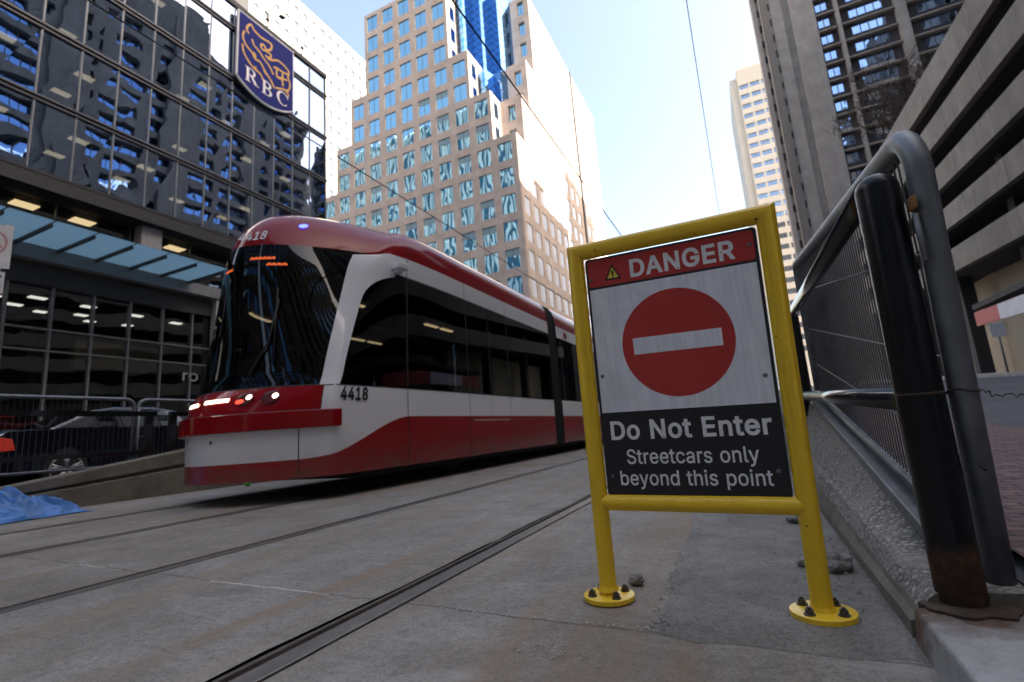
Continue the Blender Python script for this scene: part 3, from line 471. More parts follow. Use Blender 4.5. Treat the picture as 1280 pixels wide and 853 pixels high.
# tram rails
labs = ['nearest tram rail, shiny beside a wide bitumen joint, running behind the yellow sign',
        'dark tram rail in the concrete between the shiny near rail and the streetcar',
        'dark tram rail coming out from under the near side of the streetcar',
        'farthest tram rail, beside the gutter and the blue plastic sheet']
for x, l in zip(RX, labs):
    t = thing('tram_rail', (x, Y0, 0), l, 'rail', 'rails of the two tram tracks')
    near = x == RX[0]
    prof = [(-.036, -.06), (-.036, -.004), (-.032, .003), (.034, .003), (.036, .001), (.036, -.06)]
    b = MB(); b.prism(prof, Y0, Y1, lambda a, c, d: (x+a, d, c)); b.build('rail_head', M['rail' if near else 'railold'], t)
    lip = [(-.085, -.06), (-.085, -.002), (-.070, -.002), (-.066, -.034), (-.037, -.034), (-.037, -.06)]
    b = MB(); b.prism(lip, Y0, Y1, lambda a, c, d: (x+a, d, c)); b.build('groove_lip', M['railside'], t)
    b = MB(); ww = .105 if near else .10
    strip(b, x-ww, x-.086, Y0, Y1, -.008, 1, 1); strip(b, x+.037, x+(.06 if near else .075), Y0, Y1, -.009, 1, 1); b.build('bitumen_joint', M['filler'], t)

# right-hand street, climbing gently beyond the kerb
def zst(y): return .15+.0474*(y-1.6)
b = MB(); b.add([(.50, -8, zst(-8)-.03), (40, -8, zst(-8)-.03), (40, 140, zst(140)), (.50, 140, zst(140))], [(0, 1, 2, 3)])
b.add([(.50, -8, -.13), (.50, -8, zst(-8)-.03), (.50, 140, zst(140)), (.50, 140, -.13)], [(0, 1, 2, 3)])
structure(b.build('side_street', M['street']))
b = MB(); b.add([(.54, -2, zst(-2)-.01), (1.75, -2, zst(-2)-.01), (1.75, 9, zst(9)+.006), (.54, 9, zst(9)+.006)], [(0, 1, 2, 3)]); b.v[0].z = zst(-2)+.004; b.v[1].z = zst(-2)+.004
structure(b.build('brick_paving', M['brick']))
b = MB(); b.hexa([(10.2, -8, zst(-8)-.1), (12.3, -8, zst(-8)-.1), (12.3, 60, zst(60)-.1), (10.2, 60, zst(60)-.1), (10.2, -8, zst(-8)+.1), (12.3, -8, zst(-8)+.1), (12.3, 60, zst(60)+.13), (10.2, 60, zst(60)+.13)])
structure(b.build('pavement', M['conc'], bevel=.02))
# left-hand street and pavement
b = MB(); b.add([(-60, -30, .16), (-8.2, -30, .16), (-8.2, 54, .16), (-60, 54, .16)], [(0, 1, 2, 3)]); structure(b.build('road', M['street']))
b = MB(); b.box(-40, -16, -30, 50, .1, .30); structure(b.build('sidewalk', M['conc'], bevel=.02))
b = MB(); b.add([(-400, 54, .1), (0.4, 54, .1), (.4, 400, .1), (-400, 400, .1)], [(0, 1, 2, 3)]); structure(b.build('cross_street', M['street']))

# ------------------------------------------------------------------ facades
def facade(b, O, U, Nn, W, z0, z1, cc, rows, ww, wh, rec):
    """wall skin of piers and spandrels with openings; O is the ground point under a=0, U runs along, Nn looks out"""
    O, U, Nn = Vector(O), Vector(U).normalized(), Vector(Nn).normalized(); Z = Vector((0, 0, 1))
    def bx(a0, a1, c0, c1):
        if a1-a0 < .01 or c1-c0 < .01: return
        b.obox(O+U*(a0+a1)/2+Z*(c0+c1)/2-Nn*rec/2, U, Nn, Z, (a1-a0)/2, rec/2, (c1-c0)/2)
    cc = sorted(cc); rows = sorted(rows); prev = 0
    for c in cc:
        bx(prev, c-ww/2, z0, z1); prev = c+ww/2
        zp = z0
        for r in rows: bx(c-ww/2, c+ww/2, zp, r-wh/2); zp = r+wh/2
        bx(c-ww/2, c+ww/2, zp, z1)
    bx(prev, W, z0, z1)
    return [(O+U*c+Z*r-Nn*(rec-.03), r) for c in cc for r in rows]
def pane_mesh(name, U, Nn, ww, wh, mats, bars=(1, 0), bw=.06):
    U, Nn, Z = Vector(U).normalized(), Vector(Nn).normalized(), Vector((0, 0, 1))
    b = MB(); b.add([U*a*ww/2+Z*c*wh/2 for a, c in ((-1, -1), (1, -1), (1, 1), (-1, 1))], [(0, 1, 2, 3)])
    for i in range(bars[0]): b.obox(U*ww*((i+1)/(bars[0]+1)-.5)+Nn*.02, U, Nn, Z, bw/2, .02, wh/2, 1)
    for i in range(bars[1]): b.obox(Z*wh*((i+1)/(bars[1]+1)-.5)+Nn*.028, U, Nn, Z, ww/2, .02, bw/2, 1)
    me = bpy.data.meshes.new(name); me.from_pydata(b.v, [], b.f); me.polygons.foreach_set('material_index', b.mi)
    for q in mats: me.materials.append(q)
    return me, b
def put_windows(root, name, spots, me, mb, cap=100, tilt=.004, alt=None):
    """each opening its own window object; those past the cap join in one object"""
    spots = sorted(spots, key=lambda s: (s[0]-Vector((0, 0, .5))).length); ro = OFF[root.name]
    for p_, r in spots[:cap]:
        o = bpy.data.objects.new(name, alt if alt and random.random() < .2 else me); COL.objects.link(o); o.parent = root; o.location = p_-ro
        o.rotation_euler = (random.uniform(-tilt, tilt), random.uniform(-tilt, tilt), random.uniform(-tilt, tilt))
    if len(spots) > cap:
        b = MB()
        for p_, r in spots[cap:]:
            k = len(b.v); b.v += [v+p_ for v in mb.v]; b.f += [[i+k for i in f] for f in mb.f]; b.mi += mb.mi; b.sm += mb.sm
        o = b.build('upper_windows', list(me.materials), root); o['kind'] = 'stuff'

# --- stepped granite tower across the end of the street
T = thing('office_tower', (-38, 70, 0), 'stepped pink-brown granite office tower with square blue and green windows behind the streetcar', 'building')
PIT = 3.1; C0 = -46.06; RP = 3.74; RZ = 37.3
lev = [(-56.9, -22.52, .0, 39.6), (-53.8, -25.9, 39.6, 47.1), (-50.7, -29.0, 47.1, 54.8), (-47.6, -32.1, 54.8, 69.2)]
front, tw = [], MB()
for i, (xl, xr, z0, z1) in enumerate(lev):
    zz0 = z0; cc = [C0+PIT*k for k in range(-3, 9) if xl+.9 < C0+PIT*k < xr-.9]
    rows = [RZ+RP*k for k in range(-7, 9) if z0+1 < RZ+RP*k < z1-1]
    front += facade(tw, (xl, 55, 0), (1, 0, 0), (0, -1, 0), xr-xl, z0, z1, [c-xl for c in cc], rows, 2.06, 2.62, .16)
wn, wmb = pane_mesh('window', (1, 0, 0), (0, -1, 0), 2.06, 2.62, (M['towerglass'], M['mull']), (1, 0), .04)
# mass behind the skin, with the corner cut back storey group by storey group
ys = [55, 58, 61, 64.4]
for i, (xl, xr, z0, z1) in enumerate(lev):
    tw.box(xl+.001, xr-.14 if i == 0 else xr, 55.161, 101, z0, z1-.001)
    if i: tw.box(xr, -22.66, ys[i]+.351, 101, z0, z1-.4 if i == 3 else z1-.002)
sblk = []
for i in (1, 2, 3):
    xa = (-25.9, -25.7, -25.7)[i-1]
    rows = [RZ+RP*k for k in range(-7, 9) if lev[i][2]+1 < RZ+RP*k < lev[i][3]-1]
    sblk += facade(tw, (xa, ys[i], 0), (1, 0, 0), (0, -1, 0), -22.51-xa, lev[i][2], lev[i][3]-.003, [1.75], rows, 1.1, 2.45, .35)
# side returns that look along +x
side = []
yb = 101
for i, (xl, xr, z0, z1) in enumerate(lev):
    y0 = ys[i]+.352; ce = [y for y in [57.1+PIT*k for k in range(15)] if y > y0+1.2 and y < yb-1 and abs(y-85) > 1.0]
    rows = [RZ+RP*k for k in range(-7, 9) if z0+1 < RZ+RP*k < z1-1]
    side += facade(tw, (-22.52, y0, 0), (0, 1, 0), (1, 0, 0), 84.7-y0, z0, z1-.005, [y-y0 for y in ce if y < 84], rows, 1.9, 2.5, .12)
    side += facade(tw, (-22.52, 85.2, 0), (0, 1, 0), (1, 0, 0), yb-85.2, z0, z1-.005, [y-85.2 for y in ce if y > 86], rows, 1.9, 2.5, .12)
tw.box(-47.4, -32.5, 55.5, 100.9, 69.19, 69.6); tw.box(-32.49, -23, 65, 100.9, 69.19, 69.6)
tw.build('wall', M['tower'], T)
wa = MB(); wa.v, wa.f, wa.mi, wa.sm = [v.copy() for v in wmb.v], list(wmb.f), list(wmb.mi), list(wmb.sm)
wa.add([(-1.0, -.012, .35), (1.0, -.012, .35), (1.0, -.012, 1.29), (-1.0, -.012, 1.29)], [(0, 1, 2, 3)], 2)      # a blind pulled part-way down
alt_me = bpy.data.meshes.new('window'); alt_me.from_pydata(wa.v, [], wa.f); alt_me.polygons.foreach_set('material_index', wa.mi)
for q in (M['towerglass'], M['mull'], M['blind']): alt_me.materials.append(q)
put_windows(T, 'window', front, wn, wmb, alt=alt_me)
wn2, wmb2 = pane_mesh('window', (1, 0, 0), (0, -1, 0), 1.1, 2.45, (M['towerglass'], M['mull']), (1, 0))
for p_, r in sblk:
    o = bpy.data.objects.new('narrow_window', wn2); COL.objects.link(o); o.parent = T; o.location = p_-OFF[T.name]
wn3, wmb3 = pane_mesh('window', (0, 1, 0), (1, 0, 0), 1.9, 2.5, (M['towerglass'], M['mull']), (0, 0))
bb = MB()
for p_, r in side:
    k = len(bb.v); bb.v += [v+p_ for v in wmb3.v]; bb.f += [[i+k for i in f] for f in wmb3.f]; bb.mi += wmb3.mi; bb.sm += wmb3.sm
o = bb.build('side_windows', [M['sideskytone'], M['mull']], T); o['kind'] = 'stuff'
b = MB(); b.box(-23.2, -22.3, 84.55, 85.35, 0, 69.4); b.build('expansion_joint', M['fascia'], T)
# little windows in the returns of the cut-back front
for i, (xr, z0, z1) in enumerate(((-25.9, 39.6, 47.1), (-29.0, 47.1, 54.8), (-32.1, 54.8, 69.2))):
    for z in [RZ+RP*k for k in range(0, 9) if z0+1 < RZ+RP*k < z1-1]:
        b = MB(); b.box(xr-.01, xr+.02, 55.9, 57.2, z-1.2, z+1.2); b.build('return_window', M['bayglass'], T)
# blue glass bay standing in the notch
gb = MB()
ZIG = (([(-32.09, 57.9), (-30.7, 57.4), (-30.1, 59.7), (-28.6, 59.2), (-28.0, 61.6), (-26.6, 61.2), (-25.71, 63.9)], 53.0, 68.9), ([(-28.99, 57.9), (-27.7, 57.5), (-27.2, 59.4), (-25.91, 59.2), (-25.71, 60.6)], 46.2, 52.99))
for zg, z0, z1 in ZIG:
    n = len(zg); back = [(zg[-1][0], 65.5), (zg[0][0], 65.5)]; pl_ = zg+back; m_ = len(pl_)
    gb.add([(x, y, z0) for x, y in pl_]+[(x, y, z1) for x, y in pl_], [(i, (i+1) % m_, m_+(i+1) % m_, m_+i) for i in range(m_)]+[[m_+i for i in range(m_)], list(range(m_))[::-1]])
gl = gb.build('glass_bay', M['bayglass'], T)
b = MB()
for zg, z0, z1 in ZIG:
    for k in range(1, int((z1-z0)/1.25)): b.tube([(x, y-.02, z0+1.25*k) for x, y in zg], .035, 4)
b.build('bay_transoms', M['fascia'], gl)

# --- pale building behind, left
C = thing('office_block', (-95, 80, 0), 'sunlit cream office block with small pale blue windows, behind the dark glass bank building', 'building')
b = MB(); cs = [1.6+2.55*k for k in range(16)]; rows = [101.8-3.0-4.1*k for k in range(14)]
sp_ = facade(b, (-80, 58, 0), (0, 1, 0), (1, 0, 0), 42, 0, 101.8, cs, rows, 1.35, 2.3, .3)
b.box(-110, -80.302, 58, 100, 0, 101.7); b.build('wall', M['creamwall'], C)
me_, mb_ = pane_mesh('window', (0, 1, 0), (1, 0, 0), 1.35, 2.3, (M['creamwin'], M['mull']), (0, 0))
put_windows(C, 'window', [s for s in sp_ if s[1] > 50], me_, mb_)

# --- far cream tower, right of the gap
C = thing('apartment_building', (14, 150, 0), 'far cream apartment tower with rows of pale windows, left of the tall brown tower', 'building')
b = MB(); rows = [89.6-2.95*k for k in range(26)]
sp_ = facade(b, (9.9, 140, 0), (1, 0, 0), (0, -1, 0), 14, 0, 95, [1.35, 4.1, 6.85, 9.6], rows, 2.3, 1.35, .35)
b.box(9.9, 23.9, 140.352, 165, 0, 94.9); b.box(8.0, 9.899, 140.9, 165, 0, 93.2); b.box(11, 13.0, 142, 146, 94.9, 97); b.box(10.3, 23, 141, 160, 94.9, 95.9)
b.build('wall', M['creamwall'], C)
me_, mb_ = pane_mesh('window', (1, 0, 0), (0, -1, 0), 2.3, 1.35, (M['creamwin'], M['mull']), (2, 0), .09)
put_windows(C, 'window', sp_, me_, mb_)

# --- tall brown apartment tower with balcony strips
A = thing('apartment_tower', (20, 90, 0), 'tall brown concrete apartment tower with blank slotted wall and blue balcony windows behind the railing', 'building')
b = MB()
b.box(8.85, 9.45, 75.9, 77.2, 0, 68); b.box(9.45, 9.85, 76.2, 79, 0, 68); b.box(9.85, 10.85, 75.2, 82, 0, 68); b.box(10.85, 11.15, 75.5, 84, 0, 68)
b.box(11.15, 12.6, 75.4, 88, 0, 68); b.box(12.6, 13.5, 75.8, 92, 0, 68); b.box(13.5, 16.35, 75, 92, 0, 68)
b.box(18.72, 19.15, 75, 75.99, 0, 68); b.box(25.2, 26.3, 74.9, 75.99, 0, 68); b.box(32.6, 33.4, 74.9, 75.99, 0, 68);
b.box(16.36, 33.3, 76.0, 92, 0, 68)
b.build('wall', M['brownconc'], A)
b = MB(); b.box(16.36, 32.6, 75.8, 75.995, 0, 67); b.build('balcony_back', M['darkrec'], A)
fl = [24.0+2.62*k for k in range(17)]
bm_ = MB()
for x0, x1 in ((16.36, 18.71), (19.16, 25.19), (26.31, 32.59)): bm_.box(x0, x1, -.62, .09, -.10, .16)
sl_me = None
for z in fl:
    if sl_me is None:
        o = MB(); o.v = [v+Vector((0, 75.7, z)) for v in bm_.v]; o.f = bm_.f; o.mi = bm_.mi; o.sm = bm_.sm
        o = o.build('balcony_slab', M['slabedge'], A); o.location = (0, 0, 0); sl_me = o
    else: dup(sl_me, (0, 0, z-fl[0]), A)
for z in fl:
    for xa, xb, nn in ((16.65, 17.95, 2), (20.3, 24.1, 4), (27.6, 31.3, 4)):
        b = MB(); cz = z+1.3; lit = random.random()
        b.box(xa, xb, 75.740, 75.780, z+.95, z+2.45, 0)
        for k in range(1, nn): b.box(xa+(xb-xa)*k/nn-.05, xa+(xb-xa)*k/nn+.05, 75.680, 75.760, z+.3, z+2.4, 1)
        b.box(xa-.06, xb+.06, 75.690, 75.770, z+.86, z+.94, 1)
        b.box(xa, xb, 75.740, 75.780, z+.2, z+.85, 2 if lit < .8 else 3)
        if z < 41 and random.random() < .8:
            q = random.uniform(.3, .6); b.box(xa+.1, xa+(xb-xa)*q, 75.700, 75.735, z+1.2, z+2.2, 3)
        b.build('window', (M['aptglass'], M['mull'], M['darkrec'], M['curtain']), A)
b = MB()
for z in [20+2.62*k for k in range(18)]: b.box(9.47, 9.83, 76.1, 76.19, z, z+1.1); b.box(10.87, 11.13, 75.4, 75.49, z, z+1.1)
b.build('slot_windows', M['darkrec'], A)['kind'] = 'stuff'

# --- apartment slab on the right of the camera, seen only in the bank's glass
A2 = thing('apartment_tower', (42, 25, 0), 'brown concrete apartment slab mirrored in the dark glass of the bank building', 'building')
b = MB(); rows = [6+3.1*k for k in range(22)]
sp_ = facade(b, (35, 74, 0), (0, -1, 0), (-1, 0, 0), 95, 0, 76, [3.4+6.4*k for k in range(14)], rows, 4.6, 1.9, .9)
b.box(35.91, 50, -21, 74, 0, 75.9)
for k in range(6): b.box(34.0, 34.99, 60-15.2*k, 64-15.2*k, 0, 78)
b.box(38, 48, 30, 52, 75.9, 84)
b.build('wall', M['parkade'], A2)
me_, mb_ = pane_mesh('window', (0, -1, 0), (-1, 0, 0), 4.6, 1.9, (M['aptglass'], M['mull']), (3, 0), .12)
put_windows(A2, 'window', sp_, me_, mb_)
# --- office slab far behind the camera, seen only in the granite tower's windows
A3 = thing('office_tower', (-105, -50, 0), 'white finned office tower mirrored in the windows of the granite tower', 'building')
b = MB(); b.box(-190, -40, -60, -45, 0, 128); b.build('wall', M['finglass'], A3)
b = MB()
for k in range(74): b.box(-189+2.0*k, -188.2+2.0*k, -44.9, -44.5, 0, 128)
b.build('fins', M['fin'], A3)

# --- unseen blocks added behind the camera to cut sky light, gap mirrored in windscreen
for x0_, x1_, hh, lb in ((-60, -8.5, 66, 'added block behind the camera that cuts sky light, mirrored left in the streetcar windscreen'), (-5.0, 60, 66, 'added block behind the camera that cuts sky light, mirrored right in the streetcar windscreen')):
    A4 = thing('office_block', ((x0_+x1_)/2, -44, 0), lb, 'building')
    b = MB(); W_ = x1_-x0_; sp_ = facade(b, (x1_, -38, 0), (-1, 0, 0), (0, 1, 0), W_, 0, hh, [2+4*k for k in range(int(W_/4)) if 2+4*k < W_-1.4], [4+3.6*k for k in range(int(hh/3.6)-1)], 2.6, 1.9, .4)
    b.box(x0_, x1_, -60, -38.401, 0, hh-.1); b.build('wall', M['darkblock'], A4)
    b = MB(); b.box(x0_+.5, x1_-.5, -38.4, -38.36, 2, hh-2); b.build('glazing', M['bayglass'], A4)

# --- parking structure, right: sloping concrete bands with decks coloured dark for shade between
P = thing('parking_garage', (20, 25, 0), 'multi-storey concrete parking garage with sloping bands and dark open decks, right of the railing', 'building')
def zz(z, y): return z+.06*(y-26)
bands = [(17.37, 19.0), (14.81, 16.25), (12.26, 13.57), (9.85, 11.08), (7.35, 8.65)]
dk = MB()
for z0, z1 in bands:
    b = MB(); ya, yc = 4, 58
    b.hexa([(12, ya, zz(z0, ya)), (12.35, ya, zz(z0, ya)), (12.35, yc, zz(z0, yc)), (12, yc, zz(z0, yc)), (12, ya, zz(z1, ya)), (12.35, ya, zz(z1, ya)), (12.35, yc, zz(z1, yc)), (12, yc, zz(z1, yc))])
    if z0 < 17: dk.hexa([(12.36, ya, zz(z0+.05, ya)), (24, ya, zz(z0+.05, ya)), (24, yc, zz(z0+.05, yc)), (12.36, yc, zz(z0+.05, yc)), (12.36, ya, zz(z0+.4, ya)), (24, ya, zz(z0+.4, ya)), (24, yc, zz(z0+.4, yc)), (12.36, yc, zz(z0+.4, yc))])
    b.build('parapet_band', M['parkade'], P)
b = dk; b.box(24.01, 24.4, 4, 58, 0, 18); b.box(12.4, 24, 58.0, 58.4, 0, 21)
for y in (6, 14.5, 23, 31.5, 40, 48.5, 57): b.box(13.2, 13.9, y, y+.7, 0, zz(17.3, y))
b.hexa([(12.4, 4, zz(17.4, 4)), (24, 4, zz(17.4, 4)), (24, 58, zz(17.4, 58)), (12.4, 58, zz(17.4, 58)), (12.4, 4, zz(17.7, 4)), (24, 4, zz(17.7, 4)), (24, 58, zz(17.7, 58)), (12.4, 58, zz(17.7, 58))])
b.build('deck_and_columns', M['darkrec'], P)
b = MB(); b.box(15.0, 15.3, 4, 31.0, .8, 6.9); b.box(15.0, 15.3, 33.5, 57, .8, 8.3); b.build('shopfront_wall', M['beige'], P)
b = MB(); b.box(15.1, 15.25, 31.0, 33.5, .8, 6.9); b.build('entrance', M['darkrec'], P)
b = MB(); b.hexa([(12.36, 27, 4.25), (12.5, 27, 4.25), (12.5, 33.6, 4.5), (12.36, 33.6, 4.5), (12.36, 27, 5.1), (12.5, 27, 5.1), (12.5, 33.6, 5.3), (12.36, 33.6, 5.3)])
b.hexa([(12.36, 20, 4.05), (12.5, 20, 4.05), (12.5, 26.98, 4.25), (12.36, 26.98, 4.25), (12.36, 20, 4.9), (12.5, 20, 4.9), (12.5, 26.98, 5.1), (12.36, 26.98, 5.1)], 1)
b.hexa([(12.36, 33.62, 4.5), (12.5, 33.62, 4.5), (12.5, 36.5, 4.6), (12.36, 36.5, 4.6), (12.36, 33.62, 5.3), (12.5, 33.62, 5.3), (12.5, 36.5, 5.4), (12.36, 36.5, 5.4)], 1)
b.build('shop_sign', (M['shopwhite'], M['shopred']), P)
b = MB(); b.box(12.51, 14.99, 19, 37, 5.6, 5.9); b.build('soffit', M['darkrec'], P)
S = thing('street_sign', (10.9, 30.2, zst(30)+.1), 'small white street sign on a thin grey post by the parking garage', 'sign')
b = MB(); b.tube([(10.9, 30.2, zst(30)+.1), (10.9, 30.2, 3.95)], .045, 8); b.build('post', M['galv'], S)
b = MB(); b.box(10.62, 11.18, 30.12, 30.15, 3.3, 3.95); b.build('plate', M['signplate'], S, bevel=.01)

# bare tree on the garage roof
Tr = thing('bare_tree', (17.0, 50, 19.2), 'bare brown tree with fine twigs above the parking garage, before the balconies', 'tree')
tb, tw_ = MB(), MB(); rng = random.Random(3)
def branch(p0, d, L, r, lv):
    pts = [p0]; p_ = p0.copy(); dd_ = d.copy()
    for i in range(4):
        dd_ = (dd_+Vector((rng.uniform(-.22, .22), rng.uniform(-.22, .22), rng.uniform(-.1, .22)))).normalized(); p_ = p_+dd_*L/4; pts.append(p_.copy())
    (tb if lv < 2 else tw_).tube(pts, [r, r*.85, r*.7, r*.55, r*.4], 6 if lv < 2 else 3, caps=False)
    if lv >= 5: return
    for k in range(rng.randint(3, 4) if lv else 9):
        q = pts[rng.randint(2, 4)]; a = Vector((rng.uniform(-1, 1), rng.uniform(-1, 1), rng.uniform(-.2, .9))).normalized()
        branch(q, (dd_*.55+a*.8).normalized(), L*rng.uniform(.55, .8), max(.028, r*.5), lv+1)
branch(Vector((17, 50, 19.2)), Vector((-.05, 0, 1)), 4.6, .24, 0)
tb.build('trunk', M['bark'], Tr); tw_.build('crown', M['bark'], Tr)

# ------------------------------------------------------------------ bank building on the left
B = thing('bank_building', (-32, 8, .3), 'dark reflective glass bank building carrying the blue RBC shield, left of the streetcar', 'building')
BX = -24.0; MP = 1.385; YE = 23.45
ymull = [YE-MP*k for k in range(14)]; FZ = [11.84, 15.15, 18.4, 21.65, 24.9, 26.55]
b = MB(); b.box(-40, -30, -30, YE-.3, .3, 26.5); b.build('core', M['inside'], B)
b = MB()
for z in FZ[:5]: b.box(-29.99, BX-.35, -30, YE-.1, z-.25, z+.12)
b.box(-40, BX-.3, -30, YE-.05, 26.2, 26.6); b.build('floor_slab', M['inside'], B)
# glass panes, each set a hair differently
for zi in range(5):
    z0, z1 = FZ[zi]+.12, FZ[zi+1]-.13
    for k in range(13):
        y1, y0 = ymull[k]-.03, ymull[k+1]+.03
        b = MB(); b.add([(BX, y0, z0), (BX, y1, z0), (BX, y1, z1), (BX, y0, z1)], [(0, 1, 2, 3)])
        o = b.build('glass_pane', M['rbcglass'], B)
        for v_ in o.data.vertices: v_.co.x += random.uniform(-.012, .012)
b = MB()
for zi in range(5): b.add([(BX, -30, FZ[zi]+.12), (BX, ymull[13]-.03, FZ[zi]+.12), (BX, ymull[13]-.03, FZ[zi+1]-.13), (BX, -30, FZ[zi+1]-.13)], [(0, 1, 2, 3)])
b.build('plain_glazing', M['rbcglass'], B)
for y in ymull:
    b = MB(); b.box(BX-.06, BX+.055, y-.028, y+.028, 11.96, 26.4); b.build('mullion', M['mullpale'], B)
for z in FZ[1:5]:
    b = MB(); b.box(BX-.1, BX+.10, -30, YE+.03, z-.128, z-.05); b.box(BX-.1, BX+.16, -30, YE+.10, z+.03, z+.118); b.box(BX-.1, BX+.02, -30, YE, z-.05, z+.03); b.build('transom', M['mull'], B)
b = MB(); b.box(BX-.5, BX+.12, -30, YE+.06, 26.42, 26.75); b.build('parapet', M['fascia'], B)
b = MB(); b.box(BX-1.4, BX+.25, -30, YE+.1, 11.3, 11.95); b.box(BX-.2, BX+.27, -30, YE+.12, 11.88, 11.99); b.build('fascia_band', M['fascia'], B)
b = MB(); b.box(BX-.3, BX+.05, YE-.06, YE+.06, .3, 26.4); b.build('corner_post', M['fascia'], B)
# short end wall that returns from the corner
b = MB(); b.add([(BX-.02, YE, 11.9), (-40, YE, 11.9), (-40, YE, 26.4), (BX-.02, YE, 26.4)], [(3, 2, 1, 0)]); b.build('end_glazing', M['rbcglass'], B)
# ceiling lights behind the glass
rl = random.Random(5); cnt = 0
for z in FZ[1:5]:
    for y in [7.6+2.77*k for k in range(6)]:
        for x in (-25.5, -27.6):
            if rl.random() < .42: continue
            b = MB(); b.box(x-.2, x+.2, y-.34, y+.34, z-.285, z-.262); b.build('ceiling_light', M['lampwarm'], B)
for y in (8.9, 10.9, 14.9, 19.0):
    b = MB(); b.box(-26.1, -25.5, y-.4, y+.4, 11.23, 11.27); b.build('ceiling_light', M['lampwarm'], B)
# upper lobby storey behind the canopy, and the storefront under it
b = MB(); b.box(-29.99, BX-1.41, -30, YE-.1, 11.28, 11.5); b.box(-29.99, BX-.5, -30, YE-.1, 8.3, 8.75); b.build('lobby_ceiling', M['inside'], B)
b = MB(); b.add([(BX-.9, -30, 8.76), (BX-.9, YE, 8.76), (BX-.9, YE, 11.29), (BX-.9, -30, 11.29)], [(0, 1, 2, 3)]); b.build('lobby_glazing', M['shopglass'], B)
for y in ymull[::2]:
    b = MB(); b.box(BX-.95, BX-.82, y-.03, y+.03, 8.76, 11.29); b.build('mullion', M['mull'], B)
b = MB(); b.box(BX-.75, BX-.1, 12.45, 13.35, 8.76, 11.28); b.build('column', M['column'], B, bevel=.04)
b = MB(); b.add([(BX-.5, -30, .3), (BX-.5, YE, .3), (BX-.5, YE, 8.3), (BX-.5, -30, 8.3)], [(0, 1, 2, 3)]); b.build('storefront_glazing', M['shopglass'], B)
for y in ymull:
    b = MB(); b.box(BX-.6, BX-.38, y-.035, y+.035, .3, 8.3); b.build('mullion', M['mullpale'], B)
for z in (5.0, 5.85):
    b = MB(); b.box(BX-.55, BX-.36, -30, YE, z-.035, z+.035); b.build('transom', M['mullpale'], B)
b = MB(); b.box(BX-.62, BX-.3, -30, YE, 7.55, 8.3); b.build('spandrel', M['fascia'], B)
for x, y, ww_ in ((-25.6, 8.1, .5), (-26.5, 8.5, .5), (-25.7, 9.6, .55), (-27.4, 9.5, .5), (-25.8, 11.4, .5), (-27.5, 11.9, .45), (-26.0, 13.4, .55), (-28.0, 10.6, .4), (-28.2, 14.2, .4), (-26.2, 15.4, .5), (-28.5, 12.7, .4), (-27.0, 7.2, .5)):
    b = MB(); b.box(x-.16, x+.16, y-ww_/2, y+ww_/2, 7.38, 7.42); b.build('ceiling_light', M['lampcool'], B)
b = MB(); b.box(-29.9, BX-.63, -30, YE-.2, 7.43, 7.5); b.build('shop_ceiling', M['inside'], B)
b = MB(); b.box(-29.8, -29.4, 12.6, 16.4, 5.2, 6.6); b.build('shop_back_panel', M['beige'], B)
text('ro', 'shop_lettering', M['dimletter'], B, (BX-.35, 14.75, 4.15), (0, 1, 0), (0, 0, 1), 0, .75, 0, .42, .01)

# glass canopy
Cn = thing('glass_canopy', (-22.5, 8, 9), 'long blue frosted glass canopy over the bank storefront, left edge of the photo', 'canopy')
ribs = [14.55-1.285*k for k in range(13)]
for k in range(12):
    b = MB(); b.box(-23.9, -21.0, ribs[k+1]+.03, ribs[k]-.03, 9.0, 9.02); b.build('glass_panel', M['canopy'], Cn)
b = MB(); b.box(-23.9, -21.0, -20, ribs[12]-.03, 9.0, 9.02); b.build('glass_panel', M['canopy'], Cn)
for y in ribs:
    b = MB(); b.box(-23.9, -21.3, y-.045, y+.045, 8.86, 8.985); b.build('rib', M['fascia'], Cn)
b = MB(); b.box(-24.3, -23.91, -20, 16.45, 8.45, 9.0); b.build('gutter_beam', M['mullpale'], Cn)
b = MB(); b.box(-24.4, -24.0, 16.05, 16.45, .3, 8.44); b.build('post', M['column'], Cn)

# bank sign: a blue shield with a lion in gold lines
G = thing('bank_sign', (-23.7, 18.4, 23.7), 'blue shield sign with a gold lion and white letters RBC on the bank building', 'sign')
def shield(i):
    y0, y1, zt = 16.46+i, 20.4-i, 26.1-i
    pts = [(y0, zt), (y0, 21.95)]; n = 14
    pts += [(y0, 21.78+.0)]
    for k in range(1, n):
        f_ = k/n; pts.append((y0+(y1-y0)*f_, 21.75-.72*math.sin(math.pi*f_)**.8+i))
    return pts+[(y1, 21.78), (y1, zt)]
fx = lambda a, c, d: (d, a, c)
b = MB(); b.prism(shield(0), -23.75, -23.6, fx); b.build('border', M['silver'], G, fix=True)
b = MB(); b.prism(shield(.07), -23.599, -23.585, fx); b.build('shield', M['rbcblue'], G, fix=True)
b = MB(); b.box(-23.95, -23.751, 16.6, 20.3, 21.6, 26.0); b.build('back_box', M['fascia'], G)
